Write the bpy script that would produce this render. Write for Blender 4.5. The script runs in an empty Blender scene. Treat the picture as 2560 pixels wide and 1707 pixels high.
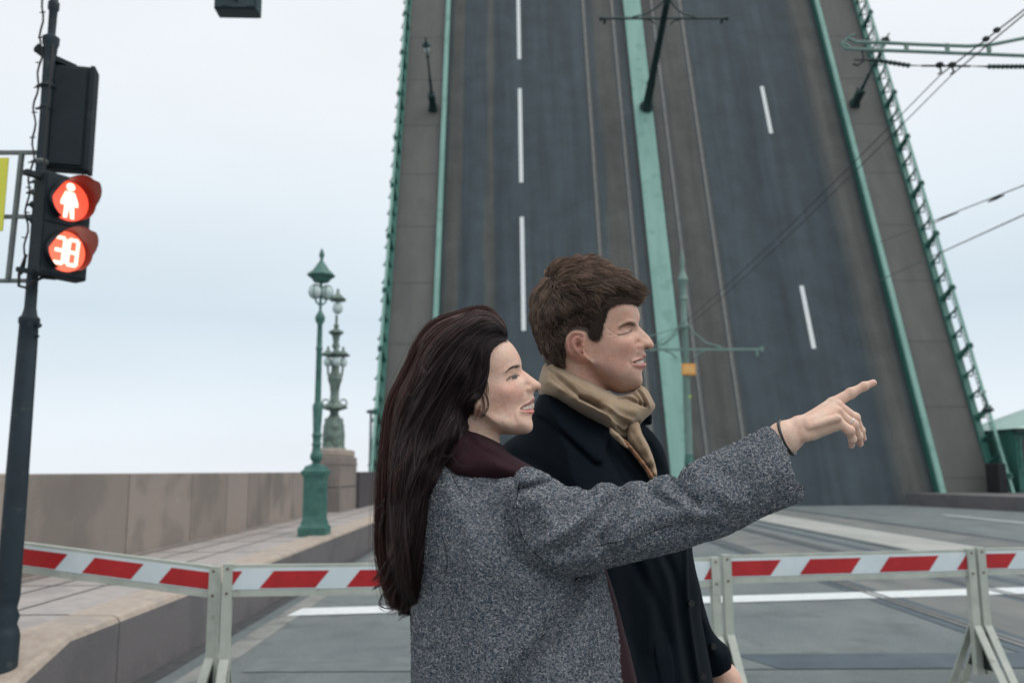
import bpy, math, random
import numpy as np
from mathutils import Vector, Matrix, Euler
random.seed(7); rng = np.random.default_rng(7)
S = bpy.context.scene; COL = S.collection
# ------------------------------------------------------------------ camera
F = 2160.0; H = 1.42
PITCH = math.atan(323 / F)
RC = Matrix.Rotation(-math.radians(.4), 3, 'Z') @ Matrix.Rotation(math.pi / 2 + PITCH, 3, 'X') @ Matrix.Rotation(-math.radians(.35), 3, 'Z')
RCn = np.array(RC)
cam = bpy.data.cameras.new('camera'); camo = bpy.data.objects.new('camera', cam); COL.objects.link(camo)
camo.matrix_world = Matrix.Translation((0, 0, H)) @ RC.to_4x4()
cam.sensor_width = 36; cam.lens = F / 2560 * 36; cam.clip_end = 9000; cam.clip_start = .05
cam.dof.use_dof = True; cam.dof.focus_distance = 1.52; cam.dof.aperture_fstop = 5.0
S.camera = camo
# ------------------------------------------------------------------ light
SUN_EL, SUN_AZ = math.radians(58), math.radians(96)      # azimuth from +Y towards +X
w = bpy.data.worlds.new('World'); S.world = w; w.use_nodes = True
nt = w.node_tree; nt.nodes.clear()
def N(t, tree=None, **k):
    n = (tree or nt).nodes.new(t)
    for a, b in k.items(): setattr(n, a, b)
    return n
out = N('ShaderNodeOutputWorld'); bg = N('ShaderNodeBackground'); sky = N('ShaderNodeTexSky')
sky.sky_type = 'NISHITA'; sky.sun_disc = False; sky.sun_elevation = SUN_EL; sky.sun_rotation = SUN_AZ
tc = N('ShaderNodeTexCoord'); sep = N('ShaderNodeSeparateXYZ'); nt.links.new(tc.outputs['Generated'], sep.inputs[0])
rmp = N('ShaderNodeValToRGB'); nt.links.new(sep.outputs['Z'], rmp.inputs[0])
el = rmp.color_ramp.elements
def ramp(el, st):
    while len(el) < len(st): el.new(.5)
    for e, (p_, c_) in zip(el, st): e.position = p_; e.color = (*c_, 1)
ramp(el, [(0, (.84, .90, .955)), (.05, (.82, .89, .95)), (.17, (.66, .77, .85)), (.30, (.80, .875, .93)), (.42, (.88, .92, .96)), (.62, (.87, .91, .95))])
mpg = N('ShaderNodeMapping'); mpg.inputs['Scale'].default_value = (1.6, 1.6, 5.5)
nz = N('ShaderNodeTexNoise'); nz.inputs['Scale'].default_value = 1.4; nz.inputs['Detail'].default_value = 5; nz.inputs['Roughness'].default_value = .45
nt.links.new(tc.outputs['Generated'], mpg.inputs[0]); nt.links.new(mpg.outputs[0], nz.inputs['Vector'])
mr = N('ShaderNodeMapRange'); nt.links.new(nz.outputs[0], mr.inputs[0])
mr.inputs[1].default_value = .3; mr.inputs[2].default_value = .7; mr.inputs[3].default_value = 1.0; mr.inputs[4].default_value = 1.07
vm = N('ShaderNodeVectorMath', operation='SCALE'); nt.links.new(rmp.outputs[0], vm.inputs[0]); nt.links.new(mr.outputs[0], vm.inputs['Scale'])
vs = N('ShaderNodeVectorMath', operation='SCALE'); vs.inputs['Scale'].default_value = 10.0; nt.links.new(vm.outputs[0], vs.inputs[0])
mx = N('ShaderNodeMix', data_type='RGBA'); mx.inputs[0].default_value = .955
nt.links.new(sky.outputs[0], mx.inputs[6]); nt.links.new(vs.outputs[0], mx.inputs[7]); nt.links.new(mx.outputs[2], bg.inputs[0])
bg.inputs[1].default_value = .1; nt.links.new(bg.outputs[0], out.inputs[0])
sl = bpy.data.lights.new('sun', 'SUN'); slo = bpy.data.objects.new('sun', sl); COL.objects.link(slo)
sl.energy = 1.5; sl.angle = math.radians(70); sl.color = (1, .96, .9)
sd = Vector((math.sin(SUN_AZ) * math.cos(SUN_EL), math.cos(SUN_AZ) * math.cos(SUN_EL), math.sin(SUN_EL)))
slo.rotation_euler = sd.to_track_quat('Z', 'Y').to_euler()
S.view_settings.view_transform = 'Standard'; S.view_settings.look = 'None'; S.view_settings.gamma = 1; S.view_settings.exposure = 0
# ------------------------------------------------------------------ helpers
def ray(x, y): return RCn @ np.array([(x - 1280) / F, -(y - 853.5) / F, -1.])
def atY(x, y, Y):
    d = ray(x, y); return d * (Y / d[1]) + np.array([0, 0, H])
def atYv(P, Y):
    P = np.asarray(P, float); d = np.stack([(P[:, 0] - 1280) / F, -(P[:, 1] - 853.5) / F, -np.ones(len(P))], 1) @ RCn.T
    return d * (Y / d[:, 1])[:, None] + np.array([0, 0, H])
def srgb(r, g, b): return tuple(((c / 255) / 12.92 if c <= 10 else ((c / 255 + .055) / 1.055) ** 2.4) for c in (r, g, b))
def tag(o, label=None, cat=None, group=None, kind=None):
    if label: o['label'] = label
    if cat: o['category'] = cat
    if group: o['group'] = group
    if kind: o['kind'] = kind
    return o
def empty(name, loc=(0, 0, 0), rot=None):
    o = bpy.data.objects.new(name, None); COL.objects.link(o); o.empty_display_size = .1
    o.matrix_world = Matrix.Translation(loc) @ (rot.to_4x4() if rot else Matrix())
    return o
def link(name, me, mats, parent=None, smooth=False):
    o = bpy.data.objects.new(name, me); COL.objects.link(o)
    for m in (mats if isinstance(mats, (list, tuple)) else [mats]): me.materials.append(m)
    if smooth: me.polygons.foreach_set('use_smooth', np.ones(len(me.polygons), bool))
    if parent is not None:
        o.parent = parent; o.matrix_parent_inverse = Matrix()
    return o
class MB:
    def __init__(s): s.v = []; s.f = []; s.m = []; s.M = Matrix(); s.mi = 0
    def add(s, vs, fs):
        n = len(s.v); s.v += [tuple(s.M @ Vector(p)) for p in vs]; s.f += [tuple(i + n for i in f) for f in fs]; s.m += [s.mi] * len(fs)
    def box(s, a, b, bev=0):
        (x0, y0, z0), (x1, y1, z1) = a, b
        if bev:
            s.frustum([(x0, x1, y0, y1, z0, bev), (x0, x1, y0, y1, z0 + bev, 0), (x0, x1, y0, y1, z1 - bev, 0), (x0, x1, y0, y1, z1, bev)]); return
        s.add([(x0, y0, z0), (x1, y0, z0), (x1, y1, z0), (x0, y1, z0), (x0, y0, z1), (x1, y0, z1), (x1, y1, z1), (x0, y1, z1)],
              [(0, 3, 2, 1), (4, 5, 6, 7), (0, 1, 5, 4), (1, 2, 6, 5), (2, 3, 7, 6), (3, 0, 4, 7)])
    def frustum(s, L):
        vs = []; fs = []
        for (x0, x1, y0, y1, z, i) in L: vs += [(x0 + i, y0 + i, z), (x1 - i, y0 + i, z), (x1 - i, y1 - i, z), (x0 + i, y1 - i, z)]
        for k in range(len(L) - 1):
            for j in range(4): fs.append((4 * k + j, 4 * k + (j + 1) % 4, 4 * k + 4 + (j + 1) % 4, 4 * k + 4 + j))
        fs += [(3, 2, 1, 0), tuple(4 * len(L) - 4 + j for j in range(4))]
        s.add(vs, fs)
    def lathe(s, prof, c=(0, 0, 0), n=20, sq=False):
        vs = []; fs = []
        for r, z in prof:
            for i in range(n):
                a = 2 * math.pi * (i + .5) / n; k = 1 / max(abs(math.cos(a)), abs(math.sin(a))) if sq else 1
                vs.append((c[0] + r * k * math.cos(a), c[1] + r * k * math.sin(a), c[2] + z))
        for k in range(len(prof) - 1):
            for i in range(n): fs.append((k * n + i, k * n + (i + 1) % n, (k + 1) * n + (i + 1) % n, (k + 1) * n + i))
        fs.append(tuple(range(n))[::-1]); fs.append(tuple((len(prof) - 1) * n + i for i in range(n)))
        s.add(vs, fs)
    def tube(s, P, r, n=8):
        P = [Vector(p) for p in P]; R = r if isinstance(r, (list, tuple)) else [r] * len(P)
        vs = []; fs = []; u = None
        for i, p in enumerate(P):
            t = (P[min(i + 1, len(P) - 1)] - P[max(i - 1, 0)]).normalized()
            if u is None: u = t.orthogonal().normalized()
            u = (u - t * u.dot(t)).normalized(); v = t.cross(u)
            for k in range(n):
                a = 2 * math.pi * k / n; vs.append(tuple(p + (u * math.cos(a) + v * math.sin(a)) * R[i]))
        for k in range(len(P) - 1):
            for i in range(n): fs.append((k * n + i, k * n + (i + 1) % n, (k + 1) * n + (i + 1) % n, (k + 1) * n + i))
        fs.append(tuple(range(n))[::-1]); fs.append(tuple((len(P) - 1) * n + i for i in range(n)))
        s.add(vs, fs)
    def bar(s, a, b, w_, h_, up=(0, 0, 1)):
        a = Vector(a); b = Vector(b); t = (b - a).normalized(); u = t.cross(Vector(up)).normalized(); v = u.cross(t)
        vs = [tuple(p + u * i * w_ / 2 + v * j * h_ / 2) for p in (a, b) for i, j in ((-1, -1), (1, -1), (1, 1), (-1, 1))]
        s.add(vs, [(3, 2, 1, 0), (4, 5, 6, 7), (0, 1, 5, 4), (1, 2, 6, 5), (2, 3, 7, 6), (3, 0, 4, 7)])
    def ball(s, c, r, n=14, sz=1):
        s.lathe([(max(r * math.sin(math.pi * k / 10), .0004), -r * sz * math.cos(math.pi * k / 10)) for k in range(11)], c, n)
    def build(s, name, mats, parent=None, smooth=False):
        me = bpy.data.meshes.new(name); me.from_pydata(s.v, [], s.f)
        o = link(name, me, mats, parent)
        me.polygons.foreach_set('material_index', s.m)
        if smooth:
            me.polygons.foreach_set('use_smooth', np.ones(len(me.polygons), bool))
            try: me.set_sharp_from_angle(angle=math.radians(38))
            except Exception: pass
        return o
# ------------------------------------------------------------------ materials
def mat(name, c1, c2=None, scale=3., rough=.7, bump=0., bscale=60., stretch=(1, 1, 1), detail=6, metal=0., spots=None, spec=.5, contrast=(.35, .65), noise2=None):
    m = bpy.data.materials.new(name); m.use_nodes = True; t = m.node_tree; b = t.nodes['Principled BSDF']; L = t.links.new
    b.inputs['Roughness'].default_value = rough; b.inputs['Metallic'].default_value = metal; b.inputs['Specular IOR Level'].default_value = spec
    tc = N('ShaderNodeTexCoord', t); mp = N('ShaderNodeMapping', t); mp.inputs['Scale'].default_value = stretch; L(tc.outputs['Object'], mp.inputs[0])
    col = None
    if c2 is None: b.inputs['Base Color'].default_value = (*c1, 1)
    else:
        nz = N('ShaderNodeTexNoise', t); nz.inputs['Scale'].default_value = scale; nz.inputs['Detail'].default_value = detail; nz.inputs['Roughness'].default_value = .62; L(mp.outputs[0], nz.inputs['Vector'])
        r = N('ShaderNodeValToRGB', t); r.color_ramp.elements[0].position, r.color_ramp.elements[1].position = contrast
        r.color_ramp.elements[0].color = (*c1, 1); r.color_ramp.elements[1].color = (*c2, 1); L(nz.outputs[0], r.inputs[0]); col = r.outputs[0]
    if spots:      # (colour, scale, threshold, amount)
        for sc, ss, th_, am in spots:
            n2 = N('ShaderNodeTexNoise', t); n2.inputs['Scale'].default_value = ss; n2.inputs['Detail'].default_value = 8; L(tc.outputs['Object'], n2.inputs['Vector'])
            m2 = N('ShaderNodeMapRange', t); m2.inputs[1].default_value = th_; m2.inputs[2].default_value = th_ + .09; m2.inputs[4].default_value = am; L(n2.outputs[0], m2.inputs[0])
            mi = N('ShaderNodeMix', t, data_type='RGBA'); L(m2.outputs[0], mi.inputs[0])
            if col: L(col, mi.inputs[6])
            else: mi.inputs[6].default_value = (*c1, 1)
            mi.inputs[7].default_value = (*sc, 1); col = mi.outputs[2]
    if col: L(col, b.inputs['Base Color'])
    if bump:
        nb = N('ShaderNodeTexNoise', t); nb.inputs['Scale'].default_value = bscale; nb.inputs['Detail'].default_value = 6; L(mp.outputs[0], nb.inputs['Vector'])
        bm_ = N('ShaderNodeBump', t); bm_.inputs['Strength'].default_value = bump; bm_.inputs['Distance'].default_value = .01; L(nb.outputs[0], bm_.inputs['Height']); L(bm_.outputs[0], b.inputs['Normal'])
    return m
def emis(name, c, s_):
    m = bpy.data.materials.new(name); m.use_nodes = True; b = m.node_tree.nodes['Principled BSDF']
    b.inputs['Base Color'].default_value = (*[x * .5 for x in c], 1); b.inputs['Emission Color'].default_value = (*c, 1); b.inputs['Emission Strength'].default_value = s_; b.inputs['Roughness'].default_value = .4
    return m
M = {}
M['asphalt'] = mat('road asphalt', (.115, .138, .142), (.18, .206, .206), 1.3, .85, .5, 90, stretch=(1, .5, 1), spots=[((.10, .12, .122), 2.1, .55, .7), ((.33, .35, .34), 55, .58, .6), ((.06, .075, .08), 75, .56, .6), ((.09, .105, .11), .5, .56, .5)], contrast=(.3, .7))
M['asphalt2'] = mat('tram lane asphalt', (.14, .15, .145), (.2, .205, .195), 1.6, .85, .5, 80, stretch=(1, .25, 1), spots=[((.10, .115, .12), 1.1, .56, .7)])
M['asphalt_dark'] = mat('dark sealed asphalt', (.06, .085, .105), (.085, .115, .135), 3, .6, .4, 90, spots=[((.2, .22, .22), 30, .66, .7)])
M['concrete'] = mat('pale track bed', (.33, .34, .32), (.42, .42, .39), 1.2, .85, .3, 50, stretch=(1, .3, 1), spots=[((.25, .26, .25), 2.5, .58, .6)])
M['granite'] = mat('pink brown granite', (.21, .175, .155), (.29, .245, .22), 38, .7, .25, 80, spots=[((.17, .16, .155), 1.3, .5, .5), ((.27, .225, .195), 3, .6, .5), ((.15, .14, .135), 9, .62, .4)])
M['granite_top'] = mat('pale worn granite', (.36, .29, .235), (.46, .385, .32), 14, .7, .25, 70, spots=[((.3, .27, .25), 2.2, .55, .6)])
M['paving'] = mat('granite paving slabs', (.33, .30, .285), (.42, .385, .365), 9, .75, .25, 60, spots=[((.28, .265, .26), 1.4, .54, .6), ((.37, .31, .27), 2.3, .6, .5)])
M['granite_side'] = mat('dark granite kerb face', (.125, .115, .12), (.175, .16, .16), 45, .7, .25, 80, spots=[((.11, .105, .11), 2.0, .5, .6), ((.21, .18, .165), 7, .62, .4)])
M['granite_dark'] = mat('dark granite', (.055, .05, .055), (.09, .08, .085), 30, .7, .2, 60)
M['joint'] = mat('dark joint', (.05, .055, .06), (.09, .09, .09), 8, .9)
M['white'] = mat('road paint', (.62, .66, .66), (.8, .83, .83), 12, .6, .2, 60, spots=[((.3, .33, .33), 38, .66, .6)])
M['green'] = mat('green bridge paint', (.03, .125, .10), (.045, .17, .135), 5, .45, .15, 30, spots=[((.03, .12, .1), 4, .6, .6)])
M['green_pale'] = mat('pale green paint', (.19, .36, .31), (.24, .43, .37), .7, .6, .1, 20, spots=[((.15, .3, .25), 1.6, .55, .6)], stretch=(3, .5, 1))
M['green_dark'] = mat('dark green iron', (.012, .035, .035), (.02, .05, .05), 6, .5)
M['green_iron'] = mat('green cast iron', (.036, .125, .105), (.062, .175, .145), 7, .45, .2, 40, spots=[((.025, .10, .095), 5, .56, .7), ((.17, .3, .26), 9, .63, .5)])
M['green_grey'] = mat('weathered grey green bronze', (.10, .15, .125), (.2, .265, .225), 6, .6, .3, 30, spots=[((.04, .065, .06), 5, .52, .7)])
M['green_mast'] = mat('pale grey green mast paint', (.15, .24, .21), (.2, .3, .26), 3, .6, .1, 30)
M['blackblue'] = mat('dark blue green enamel', (.003, .009, .014), (.006, .016, .023), 6, .75, .1, 40, spots=[((.035, .045, .045), 12, .63, .5)])
M['polepaint'] = mat('chipped dark pole paint', (.006, .017, .026), (.011, .028, .038), 5, .6, .2, 40, spots=[((.06, .07, .065), 14, .62, .6)])
M['greysteel'] = mat('weathered grey steel', (.11, .13, .125), (.18, .2, .19), 8, .55, .1, 40, spots=[((.05, .05, .045), 12, .6, .6)])
M['blackplastic'] = mat('black plastic', (.006, .009, .011), (.01, .014, .017), 8, .45)
M['yellow'] = mat('yellow sign', (.75, .72, .06), (.82, .8, .09), 4, .4)
M['orange'] = mat('orange plate', (.75, .3, .04), (.85, .38, .07), 14, .5)
M['barrier'] = mat('barrier off white paint', (.38, .41, .36), (.5, .52, .46), 7, .5, .1, 40, spots=[((.22, .2, .15), 16, .64, .6), ((.16, .09, .05), 40, .72, .8)])
M['bwhite'] = mat('barrier white stripe', (.62, .7, .73), (.7, .77, .79), 6, .4, 0, spots=[((.45, .48, .45), 20, .66, .5)])
M['bred'] = mat('barrier red stripe', (.40, .011, .016), (.5, .018, .022), 6, .4, 0, spots=[((.3, .02, .02), 18, .62, .5), ((.5, .3, .28), 40, .74, .6)])
M['rust'] = mat('rusty bolt', (.1, .045, .02), (.16, .07, .03), 60, .8)
M['globe'] = mat('milky lamp glass', (.5, .62, .6), (.62, .72, .7), 4, .25)
M['steelrail'] = mat('tram rail steel', (.16, .165, .16), (.24, .24, .23), 8, .45, 0, metal=.3)
M['water'] = mat('grey river water', (.05, .075, .085), (.07, .1, .11), .2, .12, .5, .8)
M['roofgreen'] = mat('pale green metal roof', (.27, .42, .38), (.34, .5, .45), 1, .5)
M['glass'] = mat('dark window glass', (.015, .02, .025), (.03, .035, .04), 1, .15)
M['darkroom'] = mat('dark machinery gap', (.01, .012, .014), (.02, .022, .024), 2, .8)
M['rubber'] = mat('black cable', (.012, .014, .016), None, rough=.6)
# leaf roadway: streaks along its length, bands of wear across it
def leafmat():
    m = bpy.data.materials.new('bridge leaf asphalt'); m.use_nodes = True; t = m.node_tree; b = t.nodes['Principled BSDF']; L = t.links.new
    b.inputs['Roughness'].default_value = .75
    tc = N('ShaderNodeTexCoord', t); sp = N('ShaderNodeSeparateXYZ', t); L(tc.outputs['Object'], sp.inputs[0])
    mp = N('ShaderNodeMapping', t); mp.inputs['Scale'].default_value = (1, .06, 1); L(tc.outputs['Object'], mp.inputs[0])
    nz = N('ShaderNodeTexNoise', t); nz.inputs['Scale'].default_value = 2.2; nz.inputs['Detail'].default_value = 7; L(mp.outputs[0], nz.inputs['Vector'])
    mr = N('ShaderNodeMapRange', t); L(sp.outputs['X'], mr.inputs[0]); mr.inputs[1].default_value = -3.2; mr.inputs[2].default_value = 17.4
    ad = N('ShaderNodeMath', t, operation='MULTIPLY_ADD'); L(nz.outputs[0], ad.inputs[0]); ad.inputs[1].default_value = .028; ad.inputs[2].default_value = -.014
    a2 = N('ShaderNodeMath', t, operation='ADD'); L(mr.outputs[0], a2.inputs[0]); L(ad.outputs[0], a2.inputs[1])
    r = N('ShaderNodeValToRGB', t); L(a2.outputs[0], r.inputs[0])
    A, B, C = (.040, .060, .071), (.071, .075, .069), (.028, .045, .056)
    st = []
    for X, c in [(-3.2, C), (-2.9, C), (-2.7, B), (-2.2, B), (-2.0, C), (-1.6, A), (-1.0, A), (-.85, B), (-.65, B), (-.45, C), (.3, A), (1.6, A), (3.7, A), (4.7, A), (4.9, B), (5.8, B), (6.1, A), (7.7, B), (9.6, B), (9.9, A), (11.5, A), (12.2, C), (13.6, A), (15.3, C), (15.9, B), (16.7, B), (17.0, C)]:
        st.append(((X + 3.2) / 20.6, c))
    ramp(r.color_ramp.elements, st)
    n2 = N('ShaderNodeTexNoise', t); n2.inputs['Scale'].default_value = .9; n2.inputs['Detail'].default_value = 8; L(tc.outputs['Object'], n2.inputs['Vector'])
    m2 = N('ShaderNodeMapRange', t); L(n2.outputs[0], m2.inputs[0]); m2.inputs[1].default_value = .3; m2.inputs[2].default_value = .7; m2.inputs[3].default_value = .84; m2.inputs[4].default_value = 1.16
    m3 = N('ShaderNodeMapRange', t); L(nz.outputs[0], m3.inputs[0]); m3.inputs[1].default_value = .3; m3.inputs[2].default_value = .7; m3.inputs[3].default_value = .78; m3.inputs[4].default_value = 1.22
    k = N('ShaderNodeMath', t, operation='MULTIPLY'); L(m2.outputs[0], k.inputs[0]); L(m3.outputs[0], k.inputs[1])
    v = N('ShaderNodeVectorMath', t, operation='SCALE'); L(r.outputs[0], v.inputs[0]); L(k.outputs[0], v.inputs['Scale']); n5 = N('ShaderNodeTexNoise', t); n5.inputs['Scale'].default_value = 14; n5.inputs['Detail'].default_value = 9; L(tc.outputs['Object'], n5.inputs['Vector'])
    m5 = N('ShaderNodeMapRange', t); L(n5.outputs[0], m5.inputs[0]); m5.inputs[1].default_value = .35; m5.inputs[2].default_value = .65; m5.inputs[3].default_value = .84; m5.inputs[4].default_value = 1.16
    v5 = N('ShaderNodeVectorMath', t, operation='SCALE'); L(v.outputs[0], v5.inputs[0]); L(m5.outputs[0], v5.inputs['Scale']); L(v5.outputs[0], b.inputs['Base Color'])
    return m
M['leaf'] = leafmat()
M['leafwalk'] = mat('leaf pavement', (.11, .112, .104), (.145, .143, .132), 1.1, .8, .2, 40, stretch=(1, .2, 1), spots=[((.11, .11, .105), .9, .56, .5)])
# ------------------------------------------------------------------ ground, water, pavement
def sheet(name, x0, x1, y0, y1, z, m, d=0, parent=None):
    b = MB(); 
    if d: b.box((x0, y0, z - d), (x1, y1, z))
    else: b.add([(x0, y0, z), (x1, y0, z), (x1, y1, z), (x0, y1, z)], [(0, 1, 2, 3)])
    return b.build(name, m, parent)
tag(sheet('water', -4000, 4000, -4000, 4000, -7, M['water']), kind='structure')
tag(sheet('road', -2.57, 16.9, -30, 34.3, 0, M['asphalt'], 1.2), kind='structure')
tag(sheet('tram_lane', 4.2, 6.05, -30, 34.3, .004, M['asphalt2']), kind='structure')
tag(sheet('track_bed', 6.98, 8.4, -30, 34.3, .03, M['concrete'], .03), kind='structure')
tag(sheet('tram_lane', 8.4, 9.95, -30, 34.3, .004, M['asphalt2']), kind='structure')
b = MB()
b.box((-2.28, -30, .0), (-2.08, 34.2, .008))
tag(b.build('gutter', mat('worn gutter stone', (.22, .225, .21), (.29, .29, .27), 3, .85, .3, 50, spots=[((.14, .15, .145), 2.5, .52, .7)])), kind='structure')
tag(sheet('gutter_joint', -2.57, -2.42, -30, 34.2, .005, M['joint']), kind='structure')
b = MB()
for x in (4.17, 5.69, 8.45, 9.97):
    for dx in (-.045, .045): b.box((x + dx - .022, -30, .006), (x + dx + .022, 34.25, .014))
    b.box((x - .023, -30, .004), (x + .023, 34.25, .006))
tag(b.build('tram_rails', M['steelrail']), 'grooved steel tram rails running along the road to the raised leaf', 'rails', kind='structure')
b = MB()
for x in (4.17, 5.69, 8.45, 9.97): b.add([(x - .2, -30, .005), (x + .2, -30, .005), (x + .2, 34.25, .005), (x - .2, 34.25, .005)], [(0, 1, 2, 3)])
b.add([(6.3, -30, .005), (6.5, -30, .005), (6.5, 34, .005), (6.3, 34, .005)], [(0, 1, 2, 3)])
b.add([(6.85, -30, .006), (6.98, -30, .006), (6.98, 34, .006), (6.85, 34, .006)], [(0, 1, 2, 3)])
tag(b.build('rail_surround', M['asphalt_dark']), kind='structure')
b = MB()
b.add([(-2.2, 8.92, .009), (9.5, 10.62, .009), (9.45, 11.1, .009), (-2.15, 9.4, .009)], [(0, 1, 2, 3)])
tag(b.build('stop_line', M['white']), kind='structure')
b = MB()
b.add([(13.35, 20, .009), (13.5, 20, .009), (13.5, 27, .009), (13.35, 27, .009)], [(0, 1, 2, 3)])
b.add([(.7, 17, .009), (.85, 17, .009), (.85, 22, .009), (.7, 22, .009)], [(0, 1, 2, 3)])
tag(b.build('lane_marking', M['white']), kind='structure')
b = MB()
b.add([(1.75, 6.98, .006), (9, 6.88, .006), (9, 6.38, .006), (1.95, 6.46, .006)], [(0, 1, 2, 3)])
tag(b.build('asphalt_patch', M['asphalt_dark']), kind='structure')
b = MB()
b.add([(-1.9, 6.94, .0055), (1.74, 6.98, .0055), (1.94, 6.46, .0055), (-1.9, 6.5, .0055)], [(0, 1, 2, 3)])
tag(b.build('asphalt_repair', mat('grey asphalt repair', (.12, .14, .145), (.17, .19, .19), 4, .8, .4, 90)), kind='structure')
# left raised pavement, its end ramps down towards the viewer
def zs(y): return .49 if y > 5.3 else max(.49 - (5.3 - y) * .27, .06)
b = MB(); ys = [-30, 3.7, 4.0, 4.3, 4.6, 4.9, 5.1, 5.3, 7, 12, 20, 34.2]
for a_, c_ in zip(ys[:-1], ys[1:]):
    z0, z1 = zs(a_), zs(c_)
    b.add([(-4.9, a_, .47), (-2.94, a_, z0 - .02), (-2.94, c_, z1 - .02), (-4.9, c_, .47), (-4.9, a_, -7), (-4.9, c_, -7)], [(0, 1, 2, 3), (0, 3, 5, 4)])
tag(b.build('pavement', M['paving']), kind='structure')
b = MB()
yy = 3.0
while yy < 34: 
    b.box((-4.28, yy, zs(yy) - .021), (-2.95, yy + .018, zs(yy) - .017)) if yy > 5.3 else None
    yy += 1.55
for a_, c_ in zip(ys[1:-1], ys[2:]):
    for x in (-3.45, -3.9):
        b.add([(x, a_, zs(a_) - .016), (x + .02, a_, zs(a_) - .016), (x + .02, c_, zs(c_) - .016), (x, c_, zs(c_) - .016)], [(0, 1, 2, 3)])
tag(b.build('paving_joint', M['joint']), kind='structure')
# granite kerb blocks
kb = tag(empty('granite_kerb', (-2.57, 5, 0)), 'high kerb of pink granite blocks along the left pavement, near end sloping down', 'kerb')
kys = [-3, 1.5, 3.6, 5.95, 8.3, 10.7, 13.1, 15.5, 17.9, 20.3, 23.2, 26, 29, 34.2]
for a_, c_ in zip(kys[:-1], kys[1:]):
    b = MB(); cuts = [a_ + .006] + [y for y in (3.7, 4.0, 4.3, 4.6, 4.9, 5.1, 5.3) if a_ < y < c_] + [c_ - .006]
    vs = []; fs = []
    for y in cuts:
        z = zs(y) - .0; vs += [(-2.57, y, -.3), (-2.57, y, z - .045), (-2.585, y, z - .015), (-2.62, y, z), (-2.93, y, z), (-2.93, y, -.3)]
    for k in range(len(cuts) - 1):
        for j in range(5): fs.append((6 * k + j, 6 * k + 6 + j, 6 * k + 7 + j, 6 * k + 1 + j))
    fs += [tuple(range(6)), tuple(range(6 * len(cuts) - 6, 6 * len(cuts)))[::-1]]
    b.add([(x + 2.57, y - 5, z) for x, y, z in vs], fs)
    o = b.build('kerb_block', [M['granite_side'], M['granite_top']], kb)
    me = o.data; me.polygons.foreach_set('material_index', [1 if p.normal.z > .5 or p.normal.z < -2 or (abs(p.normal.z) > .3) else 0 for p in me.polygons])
# parapet
pp = tag(empty('granite_parapet', (-4.3, 14, 0)), 'long granite parapet wall of upright slabs at the left edge of the pavement', 'parapet')
py = [7.75, 10.0, 12.0, 13.5, 14.6, 15.9, 17.6, 19.0, 20.6]
M['slabs'] = [mat('granite slab %d' % i, tuple(c * k for c in (.22, .185, .162)), tuple(c * k for c in (.34, .285, .25)), 60, .75, .25, 80, spots=[(tuple(c * .8 for c in (.2, .18, .165)), 1.3, .5, .5), ((.36, .29, .245), 3, .62, .6), ((.1, .095, .09), 90, .6, .6), ((.15, .135, .12), .6, .58, .5)]) for i, k in enumerate((.9, 1.05, .97, 1.12))]
for i, (a_, c_) in enumerate(zip(py[:-1], py[1:])):
    b = MB(); b.box((-.42, a_ - 14 + .012, .1), (0, c_ - 14 - .012, 1.42), .012); b.build('wall_slab', M['slabs'][i % 4], pp)
for a_, c_ in ((-12, -9), (-9, -6), (-6, -3), (-3, 0), (0, 3), (3, 5.6)):
    b = MB(); b.box((-.42, a_ - 14 + .012, .1), (0, c_ - 14 - .012, 1.3), .012); b.build('wall_slab', M['slabs'][int(a_) % 4], pp)
b = MB(); b.box((-.40, 7.75 - 14, .1), (-.02, 20.6 - 14, 1.40)); b.build('wall_core', M['joint'], pp)
b = MB(); b.box((-.44, 7.5 - 14, .05), (.03, 7.74 - 14, 1.425), .015); b.build('end_post', M['granite_top'], pp)
b = MB(); b.box((.002, 7.76 - 14, .3), (.05, 20.5 - 14, .51), .01); b.build('base_course', M['granite'], pp)
pd = tag(empty('granite_pedestal', (-4.4, 22, 0)), 'square granite pedestal ending the parapet, under the bronze candelabrum', 'pedestal')
b = MB(); b.box((-.25, -1.1, .2), (.42, 1.2, 1.80), .02); b.box((-.27, -1.12, 1.60), (.44, 1.22, 1.64)); b.build('pedestal_block', M['granite'], pd)
b = MB(); b.box((-.22, -1.05, 1.80), (.38, 1.1, 1.98), .03); b.build('pedestal_step', M['granite_top'], pd)
b = MB(); b.box((.425, -1.0, 1.05), (.43, 1.1, 1.07)); b.box((-.2, -1.105, 1.05), (.4, -1.101, 1.07)); b.build('stone_joint', M['joint'], pd)
b = MB(); b.box((-4.9, 23.2, .2), (-3.9, 33.5, 1.42), .02)
tag(b.build('dark_parapet', M['granite_dark']), 'short dark granite wall between the pedestal and the raised bridge', 'wall')
# ------------------------------------------------------------------ raised bridge leaf
TH = math.radians(69.8); Y0 = 34.5
LM = Matrix.Translation((0, Y0, 0)) @ Matrix.Rotation(TH, 4, 'X')        # local: X across, Y along leaf, Z = its upper face
lf = tag(empty('bridge_leaf'), 'raised drawbridge leaf with road lanes, tram tracks and pale green median standing almost upright', 'drawbridge leaf'); lf.matrix_world = LM
LL = 44
def lbox(name, x0, x1, z0, z1, m, y0=-.1, y1=LL): 
    b = MB(); b.box((x0, y0, z0), (x1, y1, z1)); return b.build(name, m, lf)
lbox('roadway', -3.15, 17.25, -.5, 0, M['leaf'])
lbox('pavement', -5.15, -3.17, -.35, .2, M['leafwalk']); lbox('pavement', 17.27, 19.25, -.35, .2, M['leafwalk'])
b = MB(); b.box((-.97, 0, .2), (.97, .03, .203)); jo = b.build('pavement_joint', M['joint'], lf); jo.location = (-4.17, 1, 0)
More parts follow.
